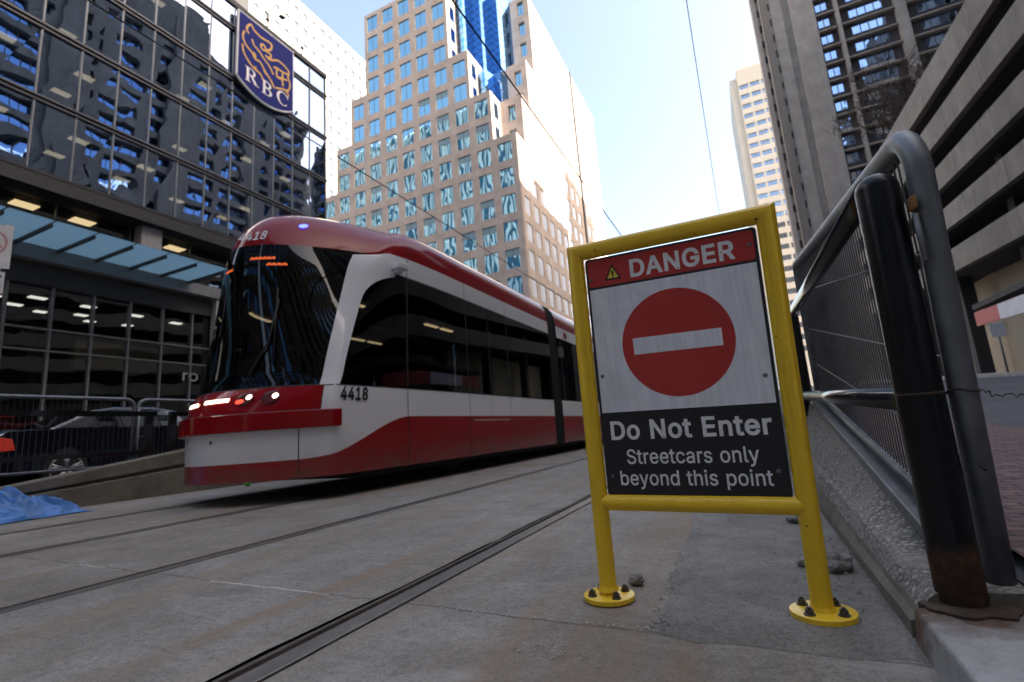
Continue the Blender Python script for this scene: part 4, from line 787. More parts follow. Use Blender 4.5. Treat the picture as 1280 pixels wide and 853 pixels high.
lion = [[(17.15, 25.12), (17.0, 25.27), (17.07, 25.59), (17.3, 25.83), (17.44, 25.63), (17.84, 25.49), (18.15, 25.51), (18.66, 25.57), (18.69, 25.26), (18.53, 25.01), (18.28, 24.93), (18.19, 25.11), (17.96, 25.0)],
 [(16.86, 25.07), (16.76, 24.64), (16.96, 24.23), (17.39, 23.99), (17.6, 23.7), (17.92, 23.76), (18.32, 23.33), (18.71, 23.01), (18.95, 22.63)],
 [(16.76, 24.11), (16.84, 23.65), (17.16, 23.28), (17.53, 23.03), (17.94, 22.97), (18.22, 22.63)],
 [(17.37, 24.9), (17.49, 24.59), (17.86, 24.43), (18.14, 24.18), (18.55, 23.94), (18.87, 23.53)],
 [(17.96, 25.0), (18.02, 24.73), (18.35, 24.8), (18.65, 24.79), (18.59, 24.5), (18.27, 24.46)],
 [(18.27, 24.46), (18.64, 24.41), (19.15, 24.74), (19.63, 24.72), (20.0, 24.52), (19.94, 24.09), (20.11, 23.65), (19.95, 23.12), (19.66, 23.02), (19.04, 22.74)],
 [(18.86, 24.07), (19.11, 24.16), (19.54, 24.19), (19.96, 24.29)], [(19.11, 24.16), (19.12, 23.57), (19.5, 23.61), (19.56, 23.18)],
 [(19.54, 24.19), (19.51, 23.42)], [(19.12, 23.57), (19.89, 23.83)], [(20.01, 22.75), (19.9, 22.95), (19.66, 23.02)],
 [(17.39, 23.99), (17.57, 24.03), (17.6, 23.7)], [(17.53, 23.03), (17.63, 23.19), (17.65, 22.94)], [(18.16, 23.3), (18.32, 23.33), (18.29, 23.17)]]
b = MB()
for i, s_ in enumerate(lion):
    s_ = [(a, c-.16) for a, c in s_]
    q = []
    for k in range(len(s_)-1):                      # Catmull-Rom through the traced points
        p0, p1, p2, p3 = [Vector((0,)+s_[max(0, min(len(s_)-1, k+j))]) for j in (-1, 0, 1, 2)]
        for u_ in (0, .33, .66): q.append(.5*((2*p1)+(p2-p0)*u_+(2*p0-5*p1+4*p2-p3)*u_*u_+(3*p1-p0-3*p2+p3)*u_**3))
    q.append(Vector((0,)+s_[-1])); w_ = .062
    vs = []
    for k, p_ in enumerate(q):
        a = (q[min(k+1, len(q)-1)]-q[max(k-1, 0)]).normalized(); nn = Vector((0, -a.z, a.y))*w_
        vs += [p_+nn+Vector((-23.578+.0008*i, 0, 0)), p_-nn+Vector((-23.578+.0008*i, 0, 0))]
    b.add(vs, [(2*k, 2*k+1, 2*k+3, 2*k+2) for k in range(len(q)-1)])
b.build('lion_emblem', M['gold'], G)
# serif capitals
def serif_letters():
    b = MB(); X = -23.570
    def poly(pts, o): b.add([(X, o[0]+a, o[1]+c) for a, c in pts], [list(range(len(pts)))])
    def band(outer, inner, o):
        n = len(outer); b.add([(X, o[0]+a, o[1]+c) for a, c in outer]+[(X, o[0]+a, o[1]+c) for a, c in inner], [(i, i+1, n+i+1, n+i) for i in range(n-1)])
    def stem(o, h=.92):
        for r in ((.08, .25, 0, h), (0, .08, 0, .05), (.25, .34, 0, .05), (0, .08, h-.05, h)): poly([(r[0], r[2]), (r[1], r[2]), (r[1], r[3]), (r[0], r[3])], o)
    def bowl(o, x, cz, ry, rx, th):
        P1 = [(x, cz-ry)]+[(x+.16+rx*math.cos(rad(a)), cz+ry*math.sin(rad(a))) for a in range(-90, 91, 15)]+[(x, cz+ry)]
        P2 = [(x, cz-ry+.06)]+[(x+.16+(rx-th)*math.cos(rad(a)), cz+(ry-.06)*math.sin(rad(a))) for a in range(-90, 91, 15)]+[(x, cz+ry-.06)]
        band(P1, P2, o)
    o = (16.98, 21.78); stem(o); bowl(o, .25, .69, .23, .26, .15); poly([(.32, .46), (.50, .46), (.86, 0), (.62, 0)], o); poly([(.58, 0), (.92, 0), (.92, .05), (.58, .05)], o)
    o = (18.08, 21.66); stem(o); bowl(o, .25, .70, .22, .24, .15); bowl(o, .25, .24, .24, .30, .17)
    o = (19.1, 21.70); R1 = [(.46+.44*math.cos(rad(a)), .46+.47*math.sin(rad(a))) for a in range(40, 321, 14)]; R2 = [(.50+.30*math.cos(rad(a)), .46+.41*math.sin(rad(a))) for a in range(40, 321, 14)]
    band(R1, R2, o); poly([(.80, .60), (.86, .60), (.86, .92), (.80, .86)], o)
    return b.build('letters', M['white'], G)
serif_letters()
# arms with floodlights over the sign
for k, (y, ya) in enumerate(((18.87, 16.83), (21.58, 19.44))):
    L = thing('sign_floodlight', (-24.2, y, 26.7), ('thin floodlight arm on the bank roof, over the left part of the blue sign', 'thin floodlight arm on the bank roof, right of the blue sign')[k], 'lamp', 'floodlight arms on the bank roof')
    b = MB(); b.tube([(-24.2, y, 26.7), (-24.2, y, 28.15)], .05, 6); b.tube([(-24.2, y, 28.1), (-23.6, ya, 28.1)], .035, 6); b.build('arm', M['fascia'], L)
    b = MB(); b.sphere((-24.2, y, 27.6), .13, 8, 0, (1, 1, .8)); b.box(-23.75, -23.45, ya-.15, ya+.15, 27.95, 28.06); b.build('lamp_head', M['fascia'], L)

# ------------------------------------------------------------------ left kerb wall, fence, car
def ztop(y): return .33+.150*(y-2.84)
K = MB(); K.hexa([(-8.35, -4, -.1), (-8.0, -4, -.1), (-8.0, 12, -.1), (-8.35, 12, -.1), (-8.35, -4, .16), (-8.0, -4, .16), (-8.0, 12, ztop(8)), (-8.35, 12, ztop(8))])
K = MB()
prof_y = [-4, .5, 2.0, 8.5, 14]
vs = []
for y in prof_y:
    zt_ = max(.2, ztop(min(y, 8.5))); vs += [(-8.35, y, -.1), (-8.0, y, -.1), (-8.0, y, zt_*.58), (-8.06, y, zt_*.60), (-8.06, y, zt_*.66), (-8.0, y, zt_*.68), (-8.0, y, zt_), (-8.35, y, zt_)]
fs = [[(i*8+j), (i+1)*8+j, (i+1)*8+(j+1) % 8, i*8+(j+1) % 8] for i in range(4) for j in range(8)]+[list(range(8)), [32+j for j in reversed(range(8))]]
K.add(vs, fs)
Kw = K.build('retaining_wall', M['mossconc'], bevel=.012, fix=True); tag(Kw, 'grimy low concrete wall that rises along the far track, under the left fence', 'wall')

FL = thing('pipe_fence', (-8.75, 3, .3), 'grey pipe fence with rounded corners on the left wall, before the dark blue car', 'fence')
b = MB(); xf = -8.75
def loop(y0, y1, z0, z1, r=.13):
    return [(xf, y0, z0), (xf, y0, z1-r)]+arc((y0+r, z1-r), r, 180, 90, 6, lambda a, c: (xf, a, c))+arc((y1-r, z1-r), r, 90, 0, 6, lambda a, c: (xf, a, c))+[(xf, y1, z0)]
for y0, y1 in ((1.2, 4.58), (4.64, 8.2)):
    b = MB(); b.tube(loop(y0, y1, .3, 1.49), .028, 10); b.tube([(xf, y0, .48), (xf, y1, .48+.0)], .02, 8); b.build('pipe_frame', M['galv'], FL)
    b = MB(); n = int((y1-y0)/.065)
    for k in range(1, n):
        y = y0+(y1-y0)*k/n; b.tube([(xf, y, .45), (xf, y, 1.46)], .0025, 4, caps=False)
    b.build('wire_infill', M['wire'], FL)
BL = thing('guard_rail', (-8.45, 3, .3), 'black steel guard rail on the low left wall, in front of the dark blue car', 'railing')
xb_ = -8.42
for y0, y1 in ((-2, 4.72), (4.93, 9)):
    b = MB(); b.box(xb_-.04, xb_+.04, y0, y1, 1.20, 1.275); b.build('top_rail', M['blackrail'], BL)
    b = MB(); b.box(xb_-.03, xb_+.03, y0, y1, .63, .69); b.build('mid_rail', M['blackrail'], BL)
    for yp in ([y1-.1] if y0 < 0 else [y0+.05, y1-.1]):
        b = MB(); b.box(xb_-.035, xb_+.035, yp-.05, yp+.05, max(.16, ztop(yp)-.05), 1.199); b.build('post', M['blackrail'], BL)

# dark blue saloon car
V = thing('parked_car', (-11.6, 6, .16), 'dark blue saloon car with lit red tail light behind the left fence', 'car')
CX, CY, CZ = -11.6, 3.62, .16; HW = .9
def car_pt(s, z, side, inset=0): return (CX+side*(HW-inset), CY+s, CZ+z)
low = [(0.02, .42), (0, .70), (.06, .92), (.18, 1.0), (.75, 1.02), (3.3, .98), (4.3, .86), (4.72, .70), (4.8, .45), (4.7, .25), (4.2, .2), (.3, .22)]
def arch(cx): return [(cx+.37*math.cos(rad(a)), .33+.37*math.sin(rad(a))) for a in range(180, -1, -20)]
out = [(0.02, .42), (0, .70), (.06, .92), (.18, 1.0), (.75, 1.02), (3.3, .98), (4.3, .86), (4.72, .70), (4.8, .45), (4.72, .22)]
under = [(4.25, .22)]+[p_ for p_ in reversed(arch(3.85))]+[p_ for p_ in reversed(arch(1.0))]+[(.3, .25)]
poly = out+under
b = MB(); n = len(poly)
secs = [(-1, .16), (-.93, .03), (-.8, 0), (.8, 0), (.93, .03), (1, .16)]
vs = []
for sx_, shr in secs:
    for s_, z_ in poly:
        f_ = max(0, z_-.72); vs.append((CX+sx_*HW*(1-.10*f_), CY+s_+(.05*shr*4 if s_ < 1 else -.05*shr*4 if s_ > 4 else 0), CZ+z_-(shr*.10 if z_ > .8 else 0)))
fs = [[i*n+j, i*n+(j+1) % n, (i+1)*n+(j+1) % n, (i+1)*n+j] for i in range(5) for j in range(n)]+[list(range(n))[::-1], [5*n+j for j in range(n)]]
b.add(vs, fs, 0, True); b.build('body', M['car'], V, sharp=35, fix=True)
gh = [(.72, 1.0), (1.45, 1.36), (1.75, 1.42), (2.5, 1.43), (2.9, 1.36), (3.7, .97)]
b = MB(); n = len(gh); vs = []
for sx_ in (-1, 1):
    for s_, z_ in gh: vs.append((CX+sx_*(HW*.93-.22*(z_-.97)/.46), CY+s_, CZ+z_))
b.add(vs, [list(range(n))[::-1], [n+j for j in range(n)]]+[[j, n+j, n+(j+1) % n, (j+1) % n] for j in range(n)], 0, False)
b.build('cabin', M['car'], V, fix=True, bevel=.04)
def gx(z_): return CX+(HW*.93-.22*(z_-.97)/.46)+.012
for win in ([(1.30, 1.03), (1.52, 1.31), (1.76, 1.37), (1.80, 1.03)], [(1.86, 1.03), (1.82, 1.37), (2.42, 1.38), (2.46, 1.03)], [(2.55, 1.03), (2.50, 1.38), (2.80, 1.34), (3.40, 1.03)]):
    b = MB(); b.add([(gx(z_), CY+s_, CZ+z_) for s_, z_ in win], [range(4)]); b.build('side_window', M['carglass'], V)
b = MB(); b.add([(CX+a, CY+s_, CZ+z_) for a, s_, z_ in ((-.72, .80, 1.06), (.72, .80, 1.06), (.60, 1.40, 1.36), (-.60, 1.40, 1.36))], [(0, 1, 2, 3)]); b.build('rear_window', M['carglass'], V)
for s_ in (.0, ):
    for sd in (1, -1):
        b = MB(); b.hexa([(CX+sd*.60, CY-.02, CZ+.66), (CX+sd*.905, CY+.05, CZ+.66), (CX+sd*.915, CY+.30, CZ+.68), (CX+sd*.60, CY+.2, CZ+.68), (CX+sd*.60, CY-.01, CZ+.90), (CX+sd*.89, CY+.06, CZ+.90), (CX+sd*.895, CY+.26, CZ+.86), (CX+sd*.60, CY+.2, CZ+.88)])
        b.build('tail_light', M['taillight'], V, fix=True, bevel=.012)
b = MB()
for s_, z_ in ((2.15, .83), (3.05, .82)): b.tube([(CX+.905, CY+s_-.1, CZ+z_), (CX+.925, CY+s_, CZ+z_), (CX+.905, CY+s_+.1, CZ+z_)], .012, 6)
b.build('door_handle', M['car'], V)
for s_ in (1.0, 3.85):
    for sd in (1, -1):
        c = Vector((CX+sd*.80, CY+s_, CZ+.325)); ax = Vector((sd, 0, 0))
        b = MB(); b.tube([c-ax*.1, c-ax*.08, c+ax*.07, c+ax*.09], [.29, .325, .325, .29], 28); wh = b.build('wheel', M['tyre'], V, sharp=40)
        b = MB()
        b.tube([c+ax*.092+Vector((0, .232*math.cos(rad(a)), .232*math.sin(rad(a)))) for a in range(0, 361, 15)], .014, 6, caps=False)
        for k in range(5):
            for dd2 in (-7, 7):
                a = rad(72*k+20); a2 = rad(72*k+20+dd2)
                b.tube([c+ax*.10+Vector((0, .04*math.cos(a), .04*math.sin(a))), c+ax*.095+Vector((0, .23*math.cos(a2), .23*math.sin(a2)))], [.022, .017], 6)
        b.cyl(c+ax*.085, ax, .05, .025, 12); b.build('rim', M['alloy'], wh)
b = MB(); b.sphere((CX+.93, CY+3.15, CZ+1.03), .09, 10, 0, (1.1, .6, .7)); b.build('wing_mirror', M['car'], V)

# no-stopping sign post at the left edge
Sp = thing('parking_sign', (-9.4, 3.02, .16), 'white no-stopping sign plates with a faded red ring on a post at the left edge', 'sign')
b = MB(); b.tube([(-9.44, 3.06, .16), (-9.44, 3.06, 4.06)], .03, 8); b.build('post', M['galv'], Sp)
U_ = Vector((.62, .785, 0)).normalized(); Nn_ = Vector((.785, -.62, 0)).normalized(); o_ = Vector((-9.36, 2.98, 0))
b = MB(); b.obox(o_+Vector((0, 0, 3.69)), U_, Nn_, (0, 0, 1), .17, .004, .33); up = b.build('plate', M['signplate'], Sp)
b = MB(); r_ = [o_+Nn_*.006+Vector((0, 0, 3.74))+U_*.125*math.cos(rad(a))+Vector((0, 0, .17*math.sin(rad(a)))) for a in range(0, 361, 12)]
r2 = [o_+Nn_*.006+Vector((0, 0, 3.74))+U_*.095*math.cos(rad(a))+Vector((0, 0, .135*math.sin(rad(a)))) for a in range(0, 361, 12)]
n = len(r_); b.add(r_+r2, [(i, i+1, n+i+1, n+i) for i in range(n-1)])
q = o_+Nn_*.0065+Vector((0, 0, 3.74)); d_ = (U_*.7-Vector((0, 0, 1))*.7)*.13; s__ = (U_*.7+Vector((0, 0, 1))*.7)*.014
b.add([q-d_-s__, q+d_-s__, q+d_+s__, q-d_+s__], [(0, 1, 2, 3)]); b.build('ring_symbol', M['signpink'], up)
b = MB(); b.obox(o_+Vector((0, 0, 3.15)), U_, Nn_, (0, 0, 1), .13, .004, .16); lp = b.build('lower_plate', M['signplate'], Sp)
b = MB()
for k in range(3): b.obox(o_+Nn_*.006+Vector((0, 0, 3.24-.08*k)), U_, Nn_, (0, 0, 1), (.10, .085, .10)[k], .001, .018)
b.build('text_lines', M['signblack'], lp)

# crumpled blue sheet and green ball
tp = MB(); nx, ny = 46, 60
for j in range(ny+1):
    for i in range(nx+1):
        a, c = i/nx, j/ny; y = 1.6+1.75*c; x = -7.95+.95*a
        x += .10*noise.noise(Vector((a*3, c*5, 9))); y += .10*noise.noise(Vector((a*4, c*4, 2)))
        env = max(0, math.sin(math.pi*min(1, a*1.0))**.6)*max(0, (1-c**3.2))
        fold = 1-abs(noise.noise(Vector((a*2.6+c*1.5+1, c*3.4-a, 0))))*2.2; cr2 = 1-abs(noise.noise(Vector((a*6+c*2, c*7-a*3, 5))))*2.4; cr3 = 1-abs(noise.noise(Vector((a*13, c*15, 8))))*2.2
        h = .05+.30*max(0, fold)+.20*cr2+.10*cr3
        tp.v.append(Vector((x, y, max(.01+.012*abs(noise.noise(Vector((a*30, c*30, 3)))), env*h*.8))))
tp.f = [[j*(nx+1)+i, j*(nx+1)+i+1, (j+1)*(nx+1)+i+1, (j+1)*(nx+1)+i] for j in range(ny) for i in range(nx)]; tp.mi = [0]*len(tp.f); tp.sm = [False]*len(tp.f)
o = tp.build('plastic_sheet', M['tarp']); tag(o, 'crumpled light blue plastic sheet lying by the left wall beside the far rail', 'sheet')
mod = o.modifiers.new('thick', 'SOLIDIFY'); mod.thickness = .004
o = MB().sphere((-7.45, 5.62, .06), .06, 16).build('ball', M['green']); tag(o, 'small bright green ball on the ground by the wall under the streetcar nose', 'ball')

# ------------------------------------------------------------------ streetcar
TX = -5.16
Tm = thing('streetcar', (TX, 8, 0), 'red and white low-floor streetcar number 4418 with lit headlights coming along the far track', 'streetcar')
KEYS = [(.24, 3.38, .64, 1.17, 1.255), (.45, 3.38, .64, 1.17, 1.265), (.93, 3.37, .65, 1.18, 1.27), (1.09, 3.42, .62, 1.18, 1.27), (1.20, 3.50, .57, 1.17, 1.27), (1.3, 3.535, .58, 1.168, 1.27), (1.6, 3.575, .64, 1.16, 1.27),
        (2.2, 3.625, .83, 1.14, 1.27), (2.70, 3.665, 1.00, 1.12, 1.27), (2.86, 3.69, 1.08, 1.11, 1.27), (2.98, 3.72, 1.12, 1.09, 1.265), (3.16, 3.80, 1.18, 1.05, 1.25), (3.32, 3.93, 1.25, .98, 1.20),
        (3.45, 4.10, 1.25, .88, 1.10), (3.54, 4.32, 1.15, .74, .95), (3.60, 4.65, 1.0, .55, .7), (3.63, 5.3, .6, .25, .35)]
def keyz(z):
    n = len(KEYS); z = min(max(z, KEYS[0][0]), KEYS[-1][0])
    i = max(0, min(n-2, sum(k[0] <= z for k in KEYS)-1)); a, c = KEYS[i], KEYS[i+1]; h = c[0]-a[0]; f_ = (z-a[0])/h
    if not 5 <= i: return [a[k]+(c[k]-a[k])*f_ for k in range(1, 5)]
    p_, q = KEYS[i-1] if i > 5 else a, KEYS[min(n-1, i+2)]; r = []
    for k in range(1, 5):
        m0 = (c[k]-p_[k])/(c[0]-p_[0])*h; m1 = (q[k]-a[k])/(q[0]-a[0])*h
        r.append((2*f_**3-3*f_*f_+1)*a[k]+(f_**3-2*f_*f_+f_)*m0+(-2*f_**3+3*f_*f_)*c[k]+(f_**3-f_*f_)*m1)
    return r
UW, UA = 79, 91                             # windscreen edge, front edge of the side glazing
YB = 6.3                                    # where the cab runs into the straight side
def warp(u, z):
    """sweep the panel edges back in a curve towards the roof"""
    w_ = abs(u)
    if z <= 2.15 or w_ <= 40: return u
    g = 36*min(1, (z-2.15)/.51)**3; h = min(1, max(0, (z-2.89)/.09))
    if w_ < UW: k = h*(w_-40)/(UW-40)
    elif w_ < UA: k = h+(1-h)*(w_-UW)/(UA-UW)
    else: k = max(0, 1-(w_-UA)/(140-UA))
    return u+(1 if u > 0 else -1)*g*k
def shell(u, z, off=0):
    u = warp(u, z)
    """u in -90..90 runs round the nose; beyond that along the sides (|u|-90 in metres*10)"""
    y0, a, hw, sw = keyz(z); s_ = 1 if u > 0 else -1; yc = y0+a
    if abs(u) <= 90:
        q = abs(u)/90; return Vector((TX+s_*(hw+off)*q, y0-off+a*q**1.9+off*q**4, z))
    f_ = (abs(u)-90)/100
    y = 4.1+2.2*f_+(yc-4.1)*(1-f_)**max(1, min(3, 2.0/max(.01, yc-4.1))) if f_ <= 1 else YB+(f_-1)*10
    k = min(1, f_); k = 1-(1-k)**2
    return Vector((TX+s_*(hw+(sw-hw)*k+off), y, z))
def yu(y): return 190+(y-YB)*10              # u of a point on the straight side
ucols = [0, 6, 12, 18, 24, 30, 36, 42, 48, 54, 60, 65, 70, 75, UW, 82, 85, 88, UA, 95, 100, 106, 113, 121, 130, 140, 152, 163, 175, 190]+[yu(y) for y in (6.72, 8.2, 9.3, 10.43)]
ucols = [-u for u in reversed(ucols[1:])]+ucols
zrows = [.24, .33, .45, .60, .745, 0.93, .99, 1.06, 1.13, 1.20, 1.25, 1.3, 1.37, 1.45, 1.52, 1.6, 1.7, 1.8, 1.9, 2.0, 2.1, 2.2, 2.3, 2.38, 2.46, 2.52, 2.58, 2.63, 2.66, 2.70, 2.76, 2.82, 2.87, 2.92, 2.98, 3.05, 3.12, 3.18, 3.24, 3.30, 3.35, 3.40, 3.45, 3.50, 3.54, 3.58, 3.60, 3.62, 3.63]
def grid(cells, name, mats, mi=lambda u, z: 0, off=0, sharp=40):
    b = MB(); idx = {}
    def vi(i, j):
        if (i, j) not in idx: idx[i, j] = len(b.v); b.v.append(shell(ucols[i], zrows[j], off))
        return idx[i, j]
    for i in range(len(ucols)-1):
        for j in range(len(zrows)-1):
            um, zm = (ucols[i]+ucols[i+1])/2, (zrows[j]+zrows[j+1])/2
            if cells(um, zm): b.f.append([vi(i, j), vi(i+1, j), vi(i+1, j+1), vi(i, j+1)]); b.mi.append(mi(um, zm)); b.sm.append(True)
    return b.build(name, mats, Tm, sharp=sharp)
isws = lambda u, z: abs(u) < UW and 1.20 < z < 2.92
def isside(u, z):
    if not 1.20 < z < 2.70: return False
    return abs(u) > UA
def bodymi(u, z):
    if z > 2.98 or (abs(u) < UW and z > 2.92): return 0
    if .745 < z < .93 and abs(u) < 88: return 0
    if .93 < z < 1.20 and abs(u) < UW+3: return 0
    if z < 1.20: return 1
    return 2
body = grid(lambda u, z: not isws(u, z) and not isside(u, z), 'body', (M['tramred'], M['livery'], M['tramwhite']), bodymi)
# roof lid and rear closing plate
b = MB(); b.add([shell(u, 3.63) for u in ucols], [list(range(len(ucols)))]); b.build('roof_panel', M['tramred'], Tm)
grid(isws, 'windshield', M['tramglass'], sharp=180)
segs = [(UA, 140), (140, yu(6.72)), (yu(6.72), yu(8.2)), (yu(8.2), yu(10.43))]
for sg in (1, -1):
    for a, c in segs:
        grid(lambda u, z: isside(u, z) and a < sg*u < c, 'side_window', M['tramglass'], sharp=180)
# bumper: a thick red band round the nose
b = MB(); us = [u for u in ucols if abs(u) <= 93]; n = len(us)
prof = [(.745, .0), (.746, .058), (.754, .066), (.921, .066), (.929, .058), (.93, 0)]
for z, off in prof: b.v += [shell(u, z, off) for u in us]
for r in range(5):
    for i in range(n-1): b.f.append([r*n+i, r*n+i+1, (r+1)*n+i+1, (r+1)*n+i]); b.mi.append(0); b.sm.append(True)
b.f += [[r*n for r in range(6)], [r*n+n-1 for r in reversed(range(6))]]; b.mi += [0, 0]; b.sm += [False]*2
b.build('bumper', M['tramred'], Tm, sharp=25)
# gaps between panels
def vline(u, z0, z1, w_=.011, name='panel_gap', mat='seam'):
    b = MB(); zs = [z0+(z1-z0)*k/8 for k in range(9)]
    for a, c in zip(zs, zs[1:]):
        p0, p1 = shell(u, a, .003), shell(u, c, .003); q = (shell(u+.5, a, .003)-shell(u-.5, a, .003)).normalized()*w_/2
        b.add([p0-q, p0+q, p1+q, p1-q], [(0, 1, 2, 3)])
    b.build(name, M[mat], Tm)
def hline(z, u0, u1, w_=.008):
    b = MB(); k = max(2, int(abs(u1-u0)/4))
    for i in range(k):
        a, c = u0+(u1-u0)*i/k, u0+(u1-u0)*(i+1)/k
        b.add([shell(a, z-w_/2, .003), shell(c, z-w_/2, .003), shell(c, z+w_/2, .003), shell(a, z+w_/2, .003)], [(0, 1, 2, 3)])
    b.build('panel_gap', M['seam'], Tm)
US = 140
for u in (US, yu(6.72), yu(8.2)): vline(u, .26, 1.19); vline(u, 2.71, 2.97); vline(u, 1.21, 2.695, .03, 'window_pillar', 'tramdark')
vline(US, 2.99, 3.2); vline(yu(7.46), .30, 1.19, .007); vline(yu(7.46), 1.21, 2.695, .016, 'door_seam', 'tramdark'); vline(70, .26, .745); vline(UW+3, .94, 1.195, .008)
hline(1.195, UW, yu(10.4), .012); hline(.936, -UW, UW+3, .010); hline(2.705, 100, yu(10.4), .008); hline(1.202, -UW, UW, .012)
b = MB()
b.add([(-3.884, 6.8, .776), (-3.884, 8.1, .776), (-3.884, 8.1, .784), (-3.884, 6.8, .784)], [(0, 1, 2, 3)]); b.build('step_strip', M['silver'], Tm)

# following cars: bellows, then straight bodies
secp = [(1.255, .24), (1.27, .93), (1.27, 1.20), (1.27, 2.70), (1.265, 2.98), (1.25, 3.16), (1.20, 3.32), (1.10, 3.45), (.95, 3.54), (.7, 3.60), (.35, 3.63)]
def sect(sc, y): 
    r = [(TX+x*sc, y, .84+(z-.84)*(sc if z > 1 else 1)) for x, z in secp]; return r+[(2*TX-p_[0], p_[1], p_[2]) for p_ in reversed(r)]
def bellows(y0, y1):
    b = MB(); n = 2*len(secp); k = 12; 
    for i in range(k+1): b.v += [Vector(q) for q in sect(.985 if i % 2 else .955, y0+(y1-y0)*i/k)]
    for i in range(k):
        for j in range(n-1): b.f.append([i*n+j, i*n+j+1, (i+1)*n+j+1, (i+1)*n+j]); b.mi.append(0); b.sm.append(False)
    b.build('bellows', M['bellows'], Tm)
def car_body(y0, y1):
    b = MB(); n = 2*len(secp); b.v += [Vector(q) for q in sect(1, y0)+sect(1, y1)]
    for j in range(n-1):
        if j in (2, n-4): continue
        m_ = 1 if j in (0, 1, n-2, n-3) else 2 if j in (3, n-5) else 0
        b.f.append([j, j+1, n+j+1, n+j]); b.mi.append(m_); b.sm.append(j not in (0, n-2))
    b.f += [list(range(n))[::-1], [n+j for j in range(n)]]; b.mi += [3, 3]; b.sm += [False]*2
    b.build('body', (M['tramred'], M['livery'], M['tramwhite'], M['bellows']), Tm, sharp=35)
    ny = int((y1-y0)/1.7); 
    for sd in (1, -1):
        for k in range(ny):
            a, c = y0+(y1-y0)*k/ny, y0+(y1-y0)*(k+1)/ny
            b = MB(); X = TX+sd*1.27; b.add([(X, a+.012, 1.20), (X, c-.012, 1.20), (X, c-.012, 2.70), (X, a+.012, 2.70)], [(0, 1, 2, 3)]); b.build('side_window', M['tramglass'], Tm)
bellows(10.43, 10.98); car_body(10.98, 19.0); bellows(19.0, 19.55); car_body(19.55, 27.5)
# inside: floor, ceiling, bulkhead, seats, light strips
b = MB(); b.box(TX-1.15, TX+1.15, 4.6, 27.4, .30, .36); b.box(TX-1.15, TX+1.15, 4.9, 27.4, 2.78, 2.85); b.box(TX-1.1, TX+1.1, 27.3, 27.38, .36, 2.78)
b.box(TX-1.24, TX-1.2, 5.6, 27.3, .4, 1.19); b.build('cabin_lining', M['tint'], Tm)
b = MB()
for k in range(12):
    y = 5.9+1.55*k
    for x in (-.85, .62): 
        b.box(TX+x-.22, TX+x+.22, y-.2, y+.22, .75, .82); b.box(TX+x-.22, TX+x+.22, y+.22, y+.28, .75, 1.38)
b.build('seats', M['tint'], Tm)
b = MB(); b.box(TX-.9, TX+.9, 4.0, 4.75, .4, 1.12); b.box(TX-.25, TX+.25, 5.0, 5.12, .8, 1.75); b.build('driver_desk', M['tramdark'], Tm)
for y in (5.75, 7.9, 8.45, 11.9, 13.2):
    b = MB(); b.box(TX-.35, TX-.28, y, y+.42, 2.74, 2.765); b.build('interior_light', M['lampwarm'], Tm)
# running gear in the dark under the skirt
b = MB(); b.box(TX-1.0, TX+1.0, 4.6, 27.3, .16, .235); b.build('underframe', M['tramdark'], Tm)
for y in (6.9, 8.7, 13.8, 15.6):
    for s_ in (-.76, .76):
        b = MB(); b.cyl((TX+s_-.06, y, .30), (1, 0, 0), .297, .12, 24); b.build('wheel', M['tramdark'], Tm)

TRAM_BARS = [(-40, -16, 1.075), (-6, 20, 1.085)]
TRAM_LAMPS = [(33, 1.085), (51, 1.085)]
TRAM_BEACON = (43, 3.22)
TRAM_TOPNUM = (14, 3.03)
TRAM_SIDENUM = (100.5, 1.1)
TRAM_LED = [(-16, -2, 2.62), (16, 36, 2.72), (30, 45, 2.64)]
TRAM_WIPER = [(29, 1.34), (40, 1.7), (43, 2.2)]
TRAM_BLADE = [(46, 1.45), (43, 1.9), (41, 2.35)]
TRAM_POD = (94, 2.79)

# tram fittings on the nose
def fpt(u, z, off=.004):
    p_ = shell(u, z, 0); du = (shell(u+1, z)-shell(u-1, z)).normalized(); dz = (shell(u, z+.02)-shell(u, z-.02)).normalized(); n_ = du.cross(dz).normalized()
    return p_+n_*off, du, dz, n_
def patch(b, u0, u1, z0, z1, off, mi=0, k=6):
    for i in range(k):
        a, c = u0+(u1-u0)*i/k, u0+(u1-u0)*(i+1)/k
        q = [fpt(a, z0, off)[0], fpt(c, z0, off)[0], fpt(c, z1, off)[0], fpt(a, z1, off)[0]]
        b.add(q, [(0, 1, 2, 3)], mi)
for u0, u1, zc in TRAM_BARS:
    b = MB(); patch(b, u0, u1, zc-.018, zc+.018, .006); b.build('light_bar', M['lampwhite'], Tm)
def lamp(u, z, ru, mat, name='headlight', parent=None, off=.004, rz=None):
    p_, du, dz, n_ = fpt(u, z, off); b = MB(); k = 20; rz = rz or ru
    rim = [p_+du*ru*math.cos(2*math.pi*i/k)+dz*rz*math.sin(2*math.pi*i/k) for i in range(k)]
    cen = [p_+n_*.006+du*ru*.7*math.cos(2*math.pi*i/k)+dz*rz*.7*math.sin(2*math.pi*i/k) for i in range(k)]
    b.add(rim+cen, [[i, (i+1) % k, k+(i+1) % k, k+i] for i in range(k)]+[[k+i for i in range(k)]], 0, False)
    return b.build(name, mat, parent or Tm)
for u, z in TRAM_LAMPS:
    h = lamp(u, z, .095, M['dullred'], rz=.075)
    lamp(u+3.0, z+.012, .030, M['lampwhite'], 'lamp', h, .012)
u, z = TRAM_LAMPS[0]; lamp(u-3.0, z-.03, .05, M['lampred'], 'turn_signal', None, .011, .026)
lamp(*TRAM_BEACON, .05, M['lampblue'], 'beacon', None, .012)
p_, du, dz, n_ = fpt(*TRAM_TOPNUM); text('4418', 'fleet_number', M['silver'], Tm, p_, du, dz, -.17, .17, -.065, .065, .012, .02)
